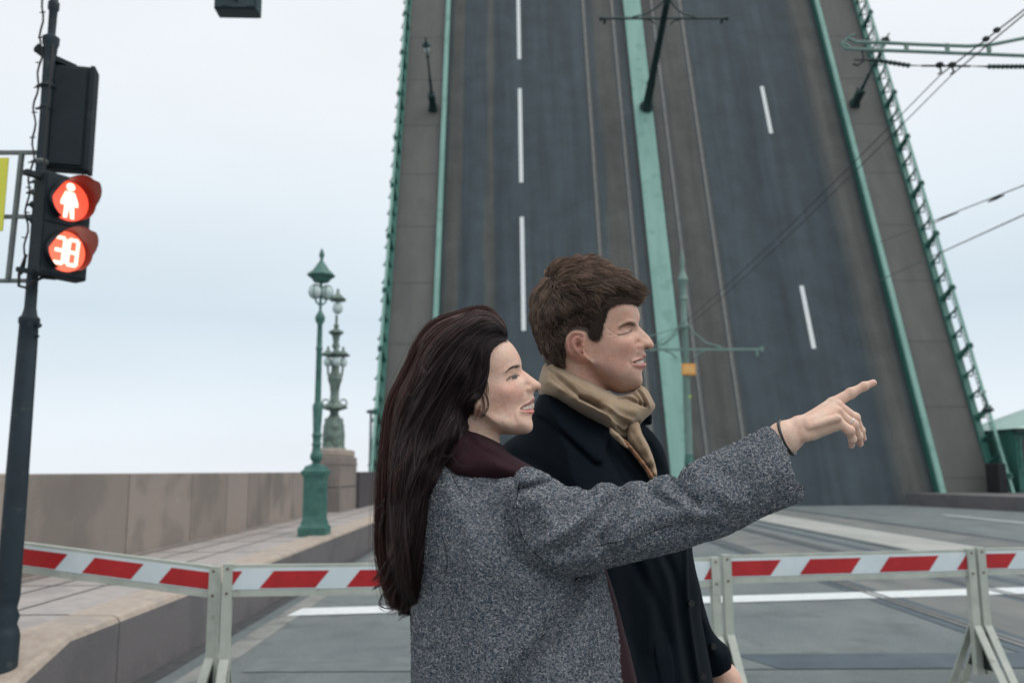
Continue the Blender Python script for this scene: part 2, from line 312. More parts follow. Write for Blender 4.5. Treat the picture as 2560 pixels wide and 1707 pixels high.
for i, yy in enumerate(np.arange(1.0, LL, 3.1)):
    for x in ((-4.17, 18.25) if i else (18.25,)): o = bpy.data.objects.new('pavement_joint', jo.data); COL.objects.link(o); o.parent = lf; o.location = (x, yy, 0)
b = MB()
b.box((-3.18, -.3, .0), (-2.95, LL, .42), .03); b.box((17.0, -.3, .0), (17.24, LL, .42), .03); b.build('kerb_beam', M['green_pale'], lf)
b = MB(); b.box((-2.949, -.3, .0), (-2.93, LL, .30)); b.box((16.97, -.3, .0), (16.999, LL, .30)); b.build('kerb_face', M['green'], lf)
lbox('median', 6.55, 7.48, .0, .16, M['green_pale'])
b = MB(); b.box((6.42, 0, .0), (6.548, LL, .03)); b.box((7.482, 0, .0), (7.6, LL, .03)); b.build('median_gap', M['joint'], lf)
b = MB()
for x in (4.34, 5.92, 8.12, 9.68):
    b.box((x - .05, 0, .0), (x + .02, LL, .02)); b.box((x + .05, 0, .0), (x + .08, LL, .02))
b.build('tram_rail', mat('leaf tram rail', (.15, .16, .155), (.21, .215, .2), 3, .5, 0, metal=.2), lf)
b = MB()
for x in (4.34, 5.92, 8.12, 9.68): b.box((x + .02, 0, .0), (x + .05, LL, .006)); b.box((x - .13, 0, .0), (x - .055, LL, .004)); b.box((x + .085, 0, .0), (x + .17, LL, .004))
b.build('rail_groove', M['joint'], lf)
for a_, c_ in ((7.95, 14.1), (16.15, 22.3), (24.4, 30.4), (33, 39)): b = MB(); b.box((.68, a_, .0), (.87, c_, .006)); b.build('lane_dash', M['white'], lf)
for a_, c_ in ((7.0, 10.2), (19.2, 22.4), (31, 34.2)): b = MB(); b.box((13.22, a_, .0), (13.41, c_, .006)); b.build('lane_dash', M['white'], lf)
b = MB()
for x in (-4.9, 0, 4.5, 9.5, 14, 18.8): b.box((x - .25, .3, -3.2), (x + .25, LL * .8, -.51))
for y in range(3, 36, 4): b.box((-4.8, y, -2.6), (18.7, y + .3, -.52))
b.build('girder', M['green'], lf)
# parapet rails of the leaf
def railing(x, side, label):
    r = tag(empty('bridge_railing'), label, 'railing', 'cast iron railings of the raised leaf'); r.matrix_world = LM @ Matrix.Translation((x, 0, .2))
    b = MB(); b.box((-.14, 0, 0), (.14, LL, .16), .02); b.build('bottom_beam', M['green'], r)
    b = MB(); b.box((-.06, 0, 1.06), (.06, LL, 1.14), .015); b.build('handrail', M['green_pale'], r)
    b = MB(); b.box((-.012, 0, .84), (.012, LL, .865)); y = .3
    while y < LL:
        b.bar((0, y, .86), (0, y + .16, 1.06), .014, .014); b.bar((0, y + .16, .86), (0, y, 1.06), .014, .014)
        b.bar((0, y + .08, .16), (0, y + .08, .86), .012, .012); y += .2
    b.build('lattice', M['green'], r)
    proto = None; k = 0; y = .7
    while y < 40:
        big = k % 3 == 0
        if k < 2 or True:
            key = 'big' if big else 'small'
            me = railing.c.get(key)
            if me is None:
                b = MB(); w_ = .10 if big else .05
                b.frustum([(-w_, w_, -w_ * .7, w_ * .7, .16, -.03), (-w_, w_, -w_ * .7, w_ * .7, .3, .0), (-w_, w_, -w_ * .6, w_ * .6, .9, .01), (-w_, w_, -w_, w_, 1.06, -.01)])
                b.bar((-.0, 0, .16), (-.32, 0, .18), .05, .05); b.bar((-.30, 0, .17), (-.03, 0, .8), .035, .035)
                if big: b.box((-.11, -.11, 1.12), (.11, .11, 1.18)); b.ball((0, 0, 1.22), .07, 10)
                o = b.build('post', M['green'], r); railing.c[key] = o.data
            else:
                o = bpy.data.objects.new('post', me); COL.objects.link(o); o.parent = r
            o.location = (0, y, 0); o.scale = (side, 1, 1)
        y += .95; k += 1
railing.c = {}
railing(-5.2, 1, 'green cast iron railing along the left edge of the raised leaf against the sky')
railing(19.3, -1, 'green cast iron railing along the right edge of the raised leaf, above the cabin')
# ------------------------------------------------------------------ lamps
def street_lamp(name, label, mw, h=4.4, twin=True, iron='green_iron', group=None, cat='street lamp'):
    r = tag(empty(name), label, cat, group); r.matrix_world = mw; k = h / 4.4; mi = M[iron]
    def L(p): return [(a * k, z * k) for a, z in p]
    b = MB(); b.frustum([(x0 * k, -x0 * k, x0 * k, -x0 * k, z * k, 0) for x0, z in ((-.205, 0), (-.205, .13), (-.17, .17), (-.165, .22), (-.152, .25), (-.15, .84), (-.155, .88), (-.185, .93), (-.185, .96), (-.15, .99), (-.14, 1.03), (-.08, 1.06))])
    for sx in (-1, 1):
        b.box((min(sx * .152, sx * .158) * k, -.1 * k, .32 * k), (max(sx * .152, sx * .158) * k, .1 * k, .78 * k)); b.box((-.1 * k, min(sx * .152, sx * .158) * k, .32 * k), (.1 * k, max(sx * .152, sx * .158) * k, .78 * k))
    b.build('base', mi, r, True)
    b = MB(); b.lathe(L([(.05, 1.05), (.05, 1.09), (.09, 1.14), (.095, 1.2), (.07, 1.25), (.06, 1.33), (.075, 1.36), (.06, 1.4), (.065, 1.47), (.078, 1.5), (.06, 1.54), (.068, 1.75), (.078, 1.95), (.05, 2.0), (.048, 2.04), (.044, 2.8), (.056, 2.83), (.043, 2.86), (.038, 3.2), (.07, 3.26), (.078, 3.32), (.05, 3.38), (.022, 3.42), (.022, 3.95)]), n=16); b.build('pole', mi, r, True)
    b = MB(); b.lathe(L([(.03, 3.86), (.12, 3.88), (.15, 3.93), (.225, 3.98), (.205, 4.01), (.13, 4.07), (.07, 4.16), (.028, 4.22), (.025, 4.26), (.045, 4.31), (.03, 4.36), (.012, 4.41)]), n=8)
    for i in range(8):
        a = math.pi / 4 * (i + .5); b.ball((.19 * k * math.cos(a), .19 * k * math.sin(a), 3.99 * k), .018 * k, 6)
    b.build('lamp_cap', mi, r, True)
    sp = [(-.075, -.05), (.085, .04)] if twin else [(0, 0)]
    for gx, gy in sp:
        b = MB(); b.ball((gx * k, gy * k, 3.72 * k), .1 * k if twin else .12 * k, 16, 1.1); g = b.build('globe', M['globe'], r, True)
        b = MB()
        for a in (0, math.pi / 2): b.tube([((gx + .1 * math.cos(a + t)) * k, gy * k, (3.72 + .115 * math.sin(t)) * k) for t in (0,)] + [((gx + .103 * math.cos(t)) * k if a == 0 else gx * k, gy * k if a == 0 else (gy + .103 * math.cos(t)) * k, (3.72 + .118 * math.sin(t)) * k) for t in np.linspace(0, 2 * math.pi, 13)][1:], .007 * k, 5)
        b.tube([(0, 0, 3.5 * k), (gx * k * .8, gy * k * .8, 3.56 * k), (gx * k, gy * k, 3.62 * k)], .014 * k, 6); b.build('cage', mi, g)
    return r
street_lamp('street_lamp', 'green cast iron street lamp with two milky globes standing on the granite kerb', Matrix.Translation((-2.90, 13.3, .47)), 4.42)
for X, s_, lb in ((-3.62, 20.7, 'dark lamp post on the raised leaf beside its left kerb, jutting towards the viewer'), (17.75, 20.9, 'dark lamp post on the raised leaf beside the right railing, its head against the sky')):
    street_lamp('street_lamp', lb, LM @ Matrix.Translation((X, s_, .2)) @ Matrix.Rotation(0, 4, 'Z'), 4.6, False, 'green_dark', 'dark lamp posts of the raised leaf')
# far bronze candelabrum on the pedestal: lathe from photo proportions
def candelabrum():
    s_ = 22 / 2160; r = tag(empty('candelabrum', atY(833, 1137, 22)), 'ornate grey green bronze candelabrum with several lanterns standing on the granite pedestal', 'candelabrum'); mi = M['green_grey']
    zz = lambda y: (1137 - y) * s_
    b = MB(); b.lathe([(a * 1.15, c) for a, c in [(26 * s_, zz(1150)), (26 * s_, zz(1120)), (23 * s_, zz(1116)), (24 * s_, zz(1090)), (21 * s_, zz(1060)), (14 * s_, zz(1045)), (9 * s_, zz(1036)), (10 * s_, zz(1028)), (28 * s_, zz(1022)), (27 * s_, zz(1016)), (14 * s_, zz(1008)), (10 * s_, zz(1000)), (9 * s_, zz(985)), (11 * s_, zz(965)), (15 * s_, zz(952)), (16 * s_, zz(945)), (9 * s_, zz(930)), (8 * s_, zz(915)), (5 * s_, zz(900)), (5 * s_, zz(872)), (9 * s_, zz(866)), (6 * s_, zz(855)), (9 * s_, zz(838)), (17 * s_, zz(831)), (15 * s_, zz(827)), (4 * s_, zz(820)), (6 * s_, zz(813)), (3 * s_, zz(806)), (3 * s_, zz(786))]], n=14)
    for i in range(6):      # robed figures round the drum
        a = i * math.pi / 3 + .3; cx, cy = 20 * s_ * math.cos(a), 20 * s_ * math.sin(a)
        b.lathe([(6.5 * s_, zz(1128)), (7.5 * s_, zz(1110)), (5 * s_, zz(1085)), (6 * s_, zz(1066)), (2.2 * s_, zz(1058)), (3.5 * s_, zz(1052)), (1 * s_, zz(1045))], (cx, cy, 0), 8)
    for i in range(4):      # scrolls
        a = i * math.pi / 2 + .1
        b.tube([((22 + 8 * math.cos(t)) * s_ * math.cos(a), (22 + 8 * math.cos(t)) * s_ * math.sin(a), zz(1008 - 9 * math.sin(t))) for t in np.linspace(-2.4, 2.6, 10)], 2 * s_, 6)
    b.build('column', mi, r, True)
    def lantern(cx, cy, y0, k):
        b = MB(); b.lathe([(3 * k * s_, zz(y0)), (20 * k * s_, zz(y0 - 3)), (22 * k * s_, zz(y0 - 8 * k)), (14 * k * s_, zz(y0 - 14 * k)), (5 * k * s_, zz(y0 - 22 * k)), (3 * k * s_, zz(y0 - 34 * k))], (cx, cy, 0), 8); c = b.build('lantern', mi, r, True)
        b = MB(); b.ball((cx, cy, zz(y0 + 16 * k)), 13 * k * s_, 12, 1.2); b.build('globe', M['globe'], c, True)
    lantern(2 * s_, 0, 752, 1)
    for i in range(4):
        a = i * math.pi / 2 + .35; R_ = 19 * s_; lantern(R_ * math.cos(a), R_ * math.sin(a), 893, .8)
        b = MB(); b.tube([(4 * s_ * math.cos(a), 4 * s_ * math.sin(a), zz(950)), (R_ * .9 * math.cos(a), R_ * .9 * math.sin(a), zz(938)), (R_ * math.cos(a), R_ * math.sin(a), zz(915))], 3 * s_, 6); b.build('arm', mi, r)
candelabrum()
b = MB(); q = atY(925, 1176, 60); b.lathe([(.11, -.5), (.08, 3.9), (.32, 3.95), (.32, 4.12), (.05, 4.2)], (q[0], q[1], q[2]), 10)
tag(b.build('light_pole', M['greysteel'], None, True), 'thin pale lamp pole far off beyond the dark wall', 'light pole')
# ------------------------------------------------------------------ catenary masts
def mast(name, label, mw, mi, h, arm_z, half, sign, fat=1.):
    r = tag(empty(name), label, 'tram wire mast', 'tram wire masts'); r.matrix_world = mw
    b = MB(); b.lathe([(a * fat, z) for a, z in [(.3, 0), (.32, .1), (.26, .2), (.19, .35), (.17, 1.6), (.2, 1.65), (.17, 1.75), (.15, 2.0)]], n=14); b.build('base', M['green_iron'] if sign else mi, r, True)
    b = MB(); b.lathe([(a * fat, z) for a, z in [(.15, 2.0), (.125, arm_z + .8), (.15, arm_z + .85), (.125, arm_z + .9), (.11, h - 2), (.15, h - 1.95), (.11, h - 1.8), (.14, h - 1.4), (.22, h - 1.2), (.13, h - 1.0), (.06, h - .7), (.1, h - .5), (.03, h)]], n=14); b.build('shaft', mi, r, True)
    b = MB()
    for s_ in (-1, 1):
        b.bar((s_ * .05, 0, arm_z), (s_ * half, 0, arm_z), .07, .09)
        b.tube([(s_ * .1, 0, arm_z + 1.05), (s_ * .35, 0, arm_z + .65), (s_ * .8, 0, arm_z + .25), (s_ * 1.4, 0, arm_z + .08)], .035, 8)
        b.tube([(s_ * .35, 0, arm_z - .35), (s_ * .5, 0, arm_z - .15), (s_ * .8, 0, arm_z - .04)], .03, 8)
        b.tube([(s_ * (half - .25), 0, arm_z - .28), (s_ * (half - .25), 0, arm_z + .02)], .06, 8)
        b.box((s_ * (half - .06) - .06, -.06, arm_z - .1), (s_ * (half - .06) + .06, .06, arm_z + .1))
    b.build('cross_arm', mi, r)
    if sign:
        b = MB(); z = H + (1176 - 928) * 32.8 / 2160
        b.box((-.2, -.22, z - .22), (.32, -.18, z + .22), .01); b.build('number_plate', M['orange'], r)
        b = MB(); b.box((-.15, -.24, z - .16), (.27, -.235, z + .16)); b.build('plate_panel', mat('pale orange panel', (.85, .5, .2), (.8, .42, .12), 9, .5), r)
        b = MB(); b.lathe([(.05, 0), (.05, .02)], (0, 0, 0), 12); 
        d = b.build('reflector', mat('yellow green reflector', (.45, .6, .1), None, rough=.4), r); d.rotation_euler = (math.pi / 2, 0, 0); d.location = (.08, -.19, H + (1176 - 996) * 32.8 / 2160)
    return r
mq = atY(1724, 1176, 32.8)
mast('tram_wire_mast', 'pale grey green tram wire mast with an orange plate in front of the raised leaf', Matrix.Translation((mq[0], 32.8, 0)), M['green_mast'], 9.9, 5.98, 3.0, True)
mast('tram_wire_mast', 'dark tram wire mast standing on the median of the raised leaf', LM @ Matrix.Translation((7.18, 20.8, .16)), M['green_dark'], 9.4, 5.6, 2.9, False, 1.15)
# ------------------------------------------------------------------ overhead wires (Y along the road)
def wire(name, P, r, label, grp='overhead wires', m=None, sag=0.):
    b = MB(); A, B = Vector(P[0]), Vector(P[1]); b.tube([A.lerp(B, t) - Vector((0, 0, sag * 4 * t * (1 - t))) for t in np.linspace(0, 1, 17)], r, 6)
    return tag(b.build(name, m or M['rubber']), label, 'wire', grp)
arm = tag(empty('wire_bracket', atY(2560, 140, 9.7)), 'grey green double bracket arm reaching in from the right to hold the trolley wires', 'bracket arm')
AL = np.array(arm.location)
def apt(x, y, Y=9.7): return tuple(atY(x, y, Y) - AL)
b = MB(); b.tube([apt(x, y) for x, y in ((2128, 122), (2108, 108), (2118, 96), (2140, 106), (2200, 107), (2300, 112), (2420, 116), (2480, 112), (2560, 96), (2760, 40))], .022, 8); b.build('upper_tube', M['green_mast'], arm)
b = MB(); b.tube([apt(x, y) for x, y in ((2102, 106), (2112, 122), (2140, 124), (2300, 130), (2560, 140), (2760, 150))], .022, 8); b.build('lower_tube', M['green_mast'], arm)
b = MB()
for x in (2266, 2368, 2472): b.box(tuple(np.array(apt(x, 125)) - (.02, .015, .03)), tuple(np.array(apt(x, 116)) + (.02, .015, .03)))
b.tube([apt(2140, 108), apt(2122, 92), apt(2136, 88)], .02, 6); b.build('spacer', M['green_mast'], arm)
b = MB(); b.lathe([(.12, -6.6), (.1, 2), (.05, 2.2)], tuple(np.array(apt(2780, 100))), 12); b.build('post', M['green_mast'], arm)
ins = tag(empty('insulator_span', atY(2300, 160, 9.7)), 'black insulator rod with two wire clamps hanging under the bracket arm', 'insulator'); IL = np.array(ins.location)
ip = lambda x, y: tuple(atY(x, y, 9.7) - IL)
b = MB(); b.tube([ip(2135, 150), ip(2170, 150), ip(2200, 154), ip(2270, 164), ip(2304, 165), ip(2426, 166), ip(2470, 167), ip(2700, 160)], [.01, .014, .012, .01, .005, .005, .012, .012], 6)
b.tube([ip(2304, 165), ip(2426, 166)], .013, 6); b.tube([ip(2132, 160), ip(2145, 164), ip(2160, 152), ip(2155, 125)], .014, 6); b.build('rod', M['blackplastic'], ins)
for x in list(range(2182, 2272, 11)) + list(range(2474, 2620, 11)):
    b = MB(); c_ = ip(x, 150 + (x - 2182) * .16 if x < 2300 else 167); b.ball(c_, .03, 8, 1); b.build('insulator_disc', M['green_dark'], ins)
for x in (2349, 2380):
    b = MB(); c_ = ip(x, 163); b.ball(c_, .05, 8, .7); b.tube([c_, ip(x + 4, 180), ip(x - 3, 186)], .012, 6); b.build('wire_clamp', M['blackplastic'], ins)
for k, (x0, x1, lb) in enumerate(((2352, -2.75, 'left one of the two trolley wires running towards the mast with the orange plate'), (2380, -2.6, 'right one of the two trolley wires running towards the mast with the orange plate'))):
    a_ = atY(x0, 187, 9.7); wire('trolley_wire', (a_, (mq[0] - 1.5 + .3 * k, 32.8, 5.9)), .007, lb, sag=.22)
    c_ = np.array(a_) ; top = atY(2760 + 12 * k, -130 - 10 * k, 7.2); wire('trolley_wire', (a_, top), .009, ('left' if k == 0 else 'right') + ' trolley wire above the bracket arm running out at the top right corner')
b = MB()
for x, y in ((2465, 98), (2492, 76)): b.ball(tuple(atY(x, y, 8.9)), .04, 8, .8)
tag(b.build('wire_clamp', M['blackplastic']), 'pair of small black clamps on the trolley wires above the bracket arm', 'clamp')
wire('span_wire', (atY(2620, 440, 16), atY(2200, 605, 30)), .014, 'upper thin span wire at the right edge crossing in front of the railing', m=M['greysteel'])
b = MB(); P = [atY(x, y, Y) for x, y, Y in ((2470, 505, 18.5), (2490, 496, 18), (2510, 488, 17.6))]; b.tube(P, [.015, .035, .015], 6); P = [atY(x, y, Y) for x, y, Y in ((2335, 558, 24), (2360, 545, 23), (2395, 532, 22))]; b.tube(P, [.012, .025, .012], 6)
tag(b.build('wire_insulator', M['blackplastic']), 'small black insulators on the upper span wire at the right edge', 'insulator')
wire('span_wire', (atY(2620, 510, 16), atY(2190, 705, 32)), .016, 'lower thin span wire at the right edge, below the one with insulators', m=M['greysteel'])
wire('span_wire', ((mq[0] + .1, 32.6, 6.9), (mq[0] - 3.2, 32.6, 5.95)), .02, 'short stay wire from the orange plate mast to its left arm', m=M['green_mast'])
# ------------------------------------------------------------------ right side: kerb, cabin
b = MB(); b.add([(15.6, 34.2, -.2), (16.9, 28.6, -.2), (16.9, -10, -.2), (24, -10, -.2), (24, 34.2, -.2)] + [(15.6, 34.2, .47), (16.9, 28.6, .47), (16.9, -10, .47), (24, -10, .47), (24, 34.2, .47)], [(0, 1, 6, 5), (1, 2, 7, 6), (2, 3, 8, 7), (3, 4, 9, 8), (4, 0, 5, 9), (5, 6, 7, 8, 9)])
tag(b.build('right_pavement', M['granite_side']), kind='structure')
cb = tag(empty('operator_cabin', (22.05, 33.6, .47)), 'dark green panelled bridge cabin with a pale hipped roof at the right edge', 'cabin')
b = MB(); b.box((-2.3, 0, 0), (3.5, 3.6, 2.45)); b.build('wall', M['green'], cb)
b = MB(); b.add([(-2.5, -.4, 2.45), (3.9, -.4, 2.45), (3.9, 4, 2.45), (-2.5, 4, 2.45), (1.4, 1.6, 4.1), (1.9, 2, 4.1)], [(0, 1, 5, 4), (1, 2, 5), (2, 3, 4, 5), (3, 0, 4), (3, 2, 1, 0)]); b.build('roof', M['roofgreen'], cb)
b = MB(); b.box((-2.42, -.3, 2.28), (3.8, 0, 2.44)); b.build('eaves', M['green_dark'], cb)
for i in range(5):
    x = -2.1 + i * 1.1
    b = MB(); b.box((x, -.02, .95), (x + .75, -.003, 2.05)); f = b.build('window', M['glass'], cb)
    b = MB(); b.box((x - .1, -.06, .9), (x - .005, -.001, 2.1)); b.box((x + .755, -.06, .9), (x + .85, -.001, 2.1)); b.build('frame', M['green'], f)
b = MB(); b.box((-2.32, -.08, .78), (3.5, -.001, .88)); b.box((-2.32, -.05, .12), (3.5, -.001, .18)); b.build('ledge', M['green_iron'], cb)
b = MB(); b.box((18.75, 33.2, .47), (19.05, 34.1, 1.6), .03)
tag(b.build('machinery_box', M['darkroom']), 'black box at the foot of the right railing beside the cabin', 'box')
q = atY(2462, 1018, 31); b = MB(); b.tube([(19.3, 34.6, q[2] + .9), tuple(atY(2455, 985, 33)), tuple(atY(2466, 1005, 33)), tuple(atY(2468, 1018, 33))], .04, 6); b.lathe([(.06, .1), (.2, .02), (.22, -.06), (.08, -.14)], tuple(atY(2470, 1022, 33)), 10)
tag(b.build('flood_light', M['green_dark']), 'small dark lamp on a bent arm sticking out of the right railing', 'lamp')
# ------------------------------------------------------------------ left traffic light post
PY = 4.9; PS = PY / 2160
base = atY(8, 1640, PY); PX = base[0] 
def pz(y): return atY(40, y, PY)[2]
tp = tag(empty('traffic_light_post', (PX, PY, 0)), 'dark chipped cast iron post at the left edge carrying the traffic lights', 'post')
b = MB()
b.lathe([(.072, .1), (.075, pz(1590)), (.068, pz(1575)), (.055, pz(1560)), (.066, pz(1540)), (.05, pz(1520)), (.058, pz(1500)), (.061, pz(1490)), (.058, pz(1200)), (.052, pz(870)), (.05, pz(812)), (.056, pz(808)), (.056, pz(796)), (.04, pz(788)), (.032, pz(770)), (.03, pz(600)), (.03, pz(300)), (.034, pz(150)), (.04, pz(118)), (.046, pz(112)), (.048, pz(96)), (.022, pz(88)), (.024, pz(30)), (.032, pz(24)), (.032, pz(8)), (.023, pz(4)), (.023, pz(-60))], n=18)
b.build('pole', M['polepaint'], tp, True)
b = MB(); b.tube([(.05, -.01, pz(815)), (.075, -.02, pz(815))], .014, 6); b.tube([(.05, -.01, pz(842)), (.07, -.02, pz(842))], .008, 6)
b.build('bolt', M['polepaint'], tp, True)
for y0, y1, r in ((212, 222, .045), (400, 412, .04), (508, 520, .05), (545, 560, .042), (478, 488, .052), (452, 460, .044), (268, 274, .038)):
    b = MB(); b.lathe([(r * .8, pz(y1)), (r, pz((y0 + y1) / 2)), (r * .85, pz(y0))], n=14); b.tube([(-r - .015, -.01, pz(y0 + 6)), (r, -.02, pz(y0 + 6))], .008, 5)
    b.build('clamp', M['greysteel'] if y0 in (452, 478, 400) else M['polepaint'], tp, True)
b = MB(); P = []
for i, t in enumerate(np.linspace(0, 1, 40)):
    y = -10 + 700 * t; P.append((-.043 - .010 * math.sin(i * 1.3) - .006 * math.sin(i * .5), -.03, pz(y)))
b.tube(P, .006, 6)
b.tube([(.035, -.04, pz(120)), (.05, -.06, pz(180)), (.036, -.05, pz(300)), (.045, -.05, pz(420)), (.04, -.05, pz(560))], .006, 6)
b.tube([(-.03, -.03, pz(640)), (-.045, -.06, pz(690)), (-.03, -.08, pz(722)), (.02, -.09, pz(728)), (.05, -.08, pz(712)), (.09, -.06, pz(700)), (.16, -.05, pz(702))], .009, 6)
for i in range(10): 
    y = 40 + i * 62; b.tube([(-.06, -.035, pz(y)), (-.02, -.05, pz(y + 2))], .004, 4)
b.build('cable', M['rubber'], tp, True)
# sign frame with yellow plate
sf = tag(empty('sign_frame', (PX - .02, PY, pz(480))), 'grey tube frame with a yellow plate cut by the left edge of the photo', 'sign'); z0 = pz(480)
b = MB()
for y in (382, 542, 702): b.bar((-.5, 0, pz(y) - z0), (.01, 0, pz(y) - z0), .02, .022)
b.bar((-.10, 0, pz(382) - z0), (-.12, 0, pz(706) - z0), .03, .02, (1, 0, 0)); b.build('frame', M['greysteel'], sf)
b = MB(); b.box((-.5, -.02, pz(580) - z0), (-.165, -.012, pz(397) - z0), .002); b.build('plate', M['yellow'], sf)
# vehicle signal seen from its back
def sigbox(name, label, rz, y0, y1, xl, xr, m, depth, Y=PY, parts=None):
    c = atY((xl + xr) / 2, (y0 + y1) / 2, Y); r = tag(empty(name, c, Matrix.Rotation(rz, 3, 'Z')), label, 'traffic light')
    w_ = (xr - xl) * Y / 2160 / 2; h_ = (y1 - y0) * Y / 2160 / 2 / 1.02
    return r, w_, h_, c
r, w_, h_, c = sigbox('traffic_light', 'black traffic light seen from behind, above the red pedestrian light', math.radians(14), 148, 440, 118, 228, None, .1, PY + .06)
b = MB()
b.frustum([(-w_, w_, -.02, .08, -h_, .012), (-w_, w_, -.02, .08, -h_ + .012, 0), (-w_, w_, -.02, .08, h_ - .012, 0), (-w_, w_, -.02, .08, h_, .012)])
for k in (-1 / 3, 1 / 3): b.box((-w_ - .002, -.024, k * h_ - .004), (w_ + .002, .08, k * h_ + .004))
b.box((w_ - .02, -.03, -h_), (w_ + .004, .09, h_), .002); b.box((-w_ * .7, -.032, -h_ * .93), (w_ * .7, -.021, h_ * .93), .004)
b.build('housing', M['blackblue'], r)
b = MB()
for k in (-2 / 3, 0, 2 / 3): b.lathe([(.1, 0), (.1, .02), (.105, .18)], (0, 0, 0), 16) if False else b.tube([(0, .08, k * h_), (0, .13, k * h_)], .09, 16)
b.build('visor', M['blackplastic'], r)
b = MB(); b.bar((-w_ * 1.1, -.02, h_ * 1.12), (w_ * .1, .02, h_ * .98), .05, .03); b.build('bracket', M['blackblue'], r); b = MB(); b.bar((-w_ * 1.6, -.03, h_ * 1.25), (-w_ * .8, -.0, h_ * 1.05), .05, .04); b.build('bracket', M['blackblue'], r)
# pedestrian light
PR = math.radians(58)
r, w_, h_, c = sigbox('pedestrian_light', 'lit red pedestrian light with a standing figure above the countdown number 38', PR, 433, 700, 113, 218, None, .1, PY - .03)
w_ = .142; h_ = .30
b = MB(); b.box((-w_, 0, -h_), (w_, .1, h_), .006); b.box((-w_ + .01, -.006, .006), (w_ - .01, .0, h_ - .012), .003); b.box((-w_ + .01, -.006, -h_ + .012), (w_ - .01, .0, -.006), .003)
b.build('housing', M['blackblue'], r)
red = emis('red lamp glow', (1, .10, .05), 1.2); redb = emis('red signal diffuser', (1, .15, .08), 1.35); hot = emis('hot lit figure', (1, .74, .60), 1.8)
visr = mat('visor with painted red glow', (.13, .004, .004), None, rough=.4)
for zc, kind in ((h_ * .50, 'man'), (-h_ * .50, 'num')):
    R_ = .118
    b = MB(); b.tube([(0, -.0065, zc), (0, -.014, zc)], R_, 28); ln = b.build('lens', red if kind == 'man' else redb, r)
    # visor: open half tube, the lamp's red glow painted into its inner colour
    n = 26; vs = []; fs = []; A0, A1 = math.radians(-62), math.radians(242)
    for i in range(n + 1):
        a = A0 + (A1 - A0) * i / n; ln_ = .045 + .12 * max(0, math.sin(a)) ** .7 + .03 * (a < 1)
        for rr, yy in ((R_ * 1.0, -.006), (R_ * 1.03, -.006 - ln_), (R_ * 1.06, -.006 - ln_), (R_ * 1.04, -.006)): vs.append((rr * math.cos(a), yy, zc + rr * math.sin(a)))
    for i in range(n):
        for j in range(3): fs.append((4 * i + j, 4 * i + j + 1, 4 * i + 5 + j, 4 * i + 4 + j))
    b = MB(); b.add(vs, fs); v = b.build('visor', [visr, M['blackplastic']], r, True)
    v.data.polygons.foreach_set('material_index', [0 if k % 3 == 0 else (0 if k % 3 == 1 else 1) for k in range(len(fs))])
    b = MB(); yf = -.0165
    if kind == 'man':
        b.tube([(0, yf, zc + .068), (0, yf - .004, zc + .068)], .02, 14)
        b.add([(x, yf, zc + z) for x, z in ((-.022, .045), (.022, .045), (.04, .0), (.042, -.022), (.026, -.025), (.022, -.01), (-.022, -.01), (-.026, -.025), (-.042, -.022), (-.04, .0))], [tuple(range(10))])
        b.add([(x, yf, zc + z) for x, z in ((-.022, -.008), (.022, -.008), (.026, -.085), (.008, -.085), (0, -.03), (-.008, -.085), (-.026, -.085))], [(0, 1, 4), (1, 2, 3, 4), (0, 4, 5, 6)])
        b.v = [(x * 1.3, y, zc + (z - zc) * 1.22) for x, y, z in b.v]; b.build('figure', hot, ln)
    else:
        def seg(cx, segs):
            W_, H_ = .027, .037; t = .011
            for s_ in segs:
                (x0, z0_), (x1, z1_) = dict(a=((-W_, 2 * H_), (W_, 2 * H_)), g=((-W_, 0), (W_, 0)), d=((-W_, -2 * H_), (W_, -2 * H_)), b=((W_, 2 * H_), (W_, 0)), c=((W_, 0), (W_, -2 * H_)), f=((-W_, 2 * H_), (-W_, 0)), e=((-W_, 0), (-W_, -2 * H_)))[s_]
                sh = lambda z: z * .06
                dx = 0 if x0 != x1 else t; dz = t if x0 != x1 else 0
                b.add([(cx + x0 - dx + sh(z0_), yf, zc + z0_ - dz), (cx + x1 - dx + sh(z1_), yf, zc + z1_ - dz), (cx + x1 + dx + sh(z1_), yf, zc + z1_ + dz), (cx + x0 + dx + sh(z0_), yf, zc + z0_ + dz)], [(0, 1, 2, 3)])
                yfn = 0
        seg(-.040, 'abgcd'); 
        seg(.040, 'abcdefg')
        b.build('digits', hot, ln)
b = MB(); b.bar((-w_ - .09, .05, h_ * .9), (-w_ + .02, .05, h_ * .9), .04, .03); b.build('bracket', M['blackblue'], r); b = MB(); b.bar((-w_ - .09, .05, -h_ * .97), (-w_ + .02, .05, -h_ * .97), .03, .025); b.build('bracket', M['blackblue'], r)
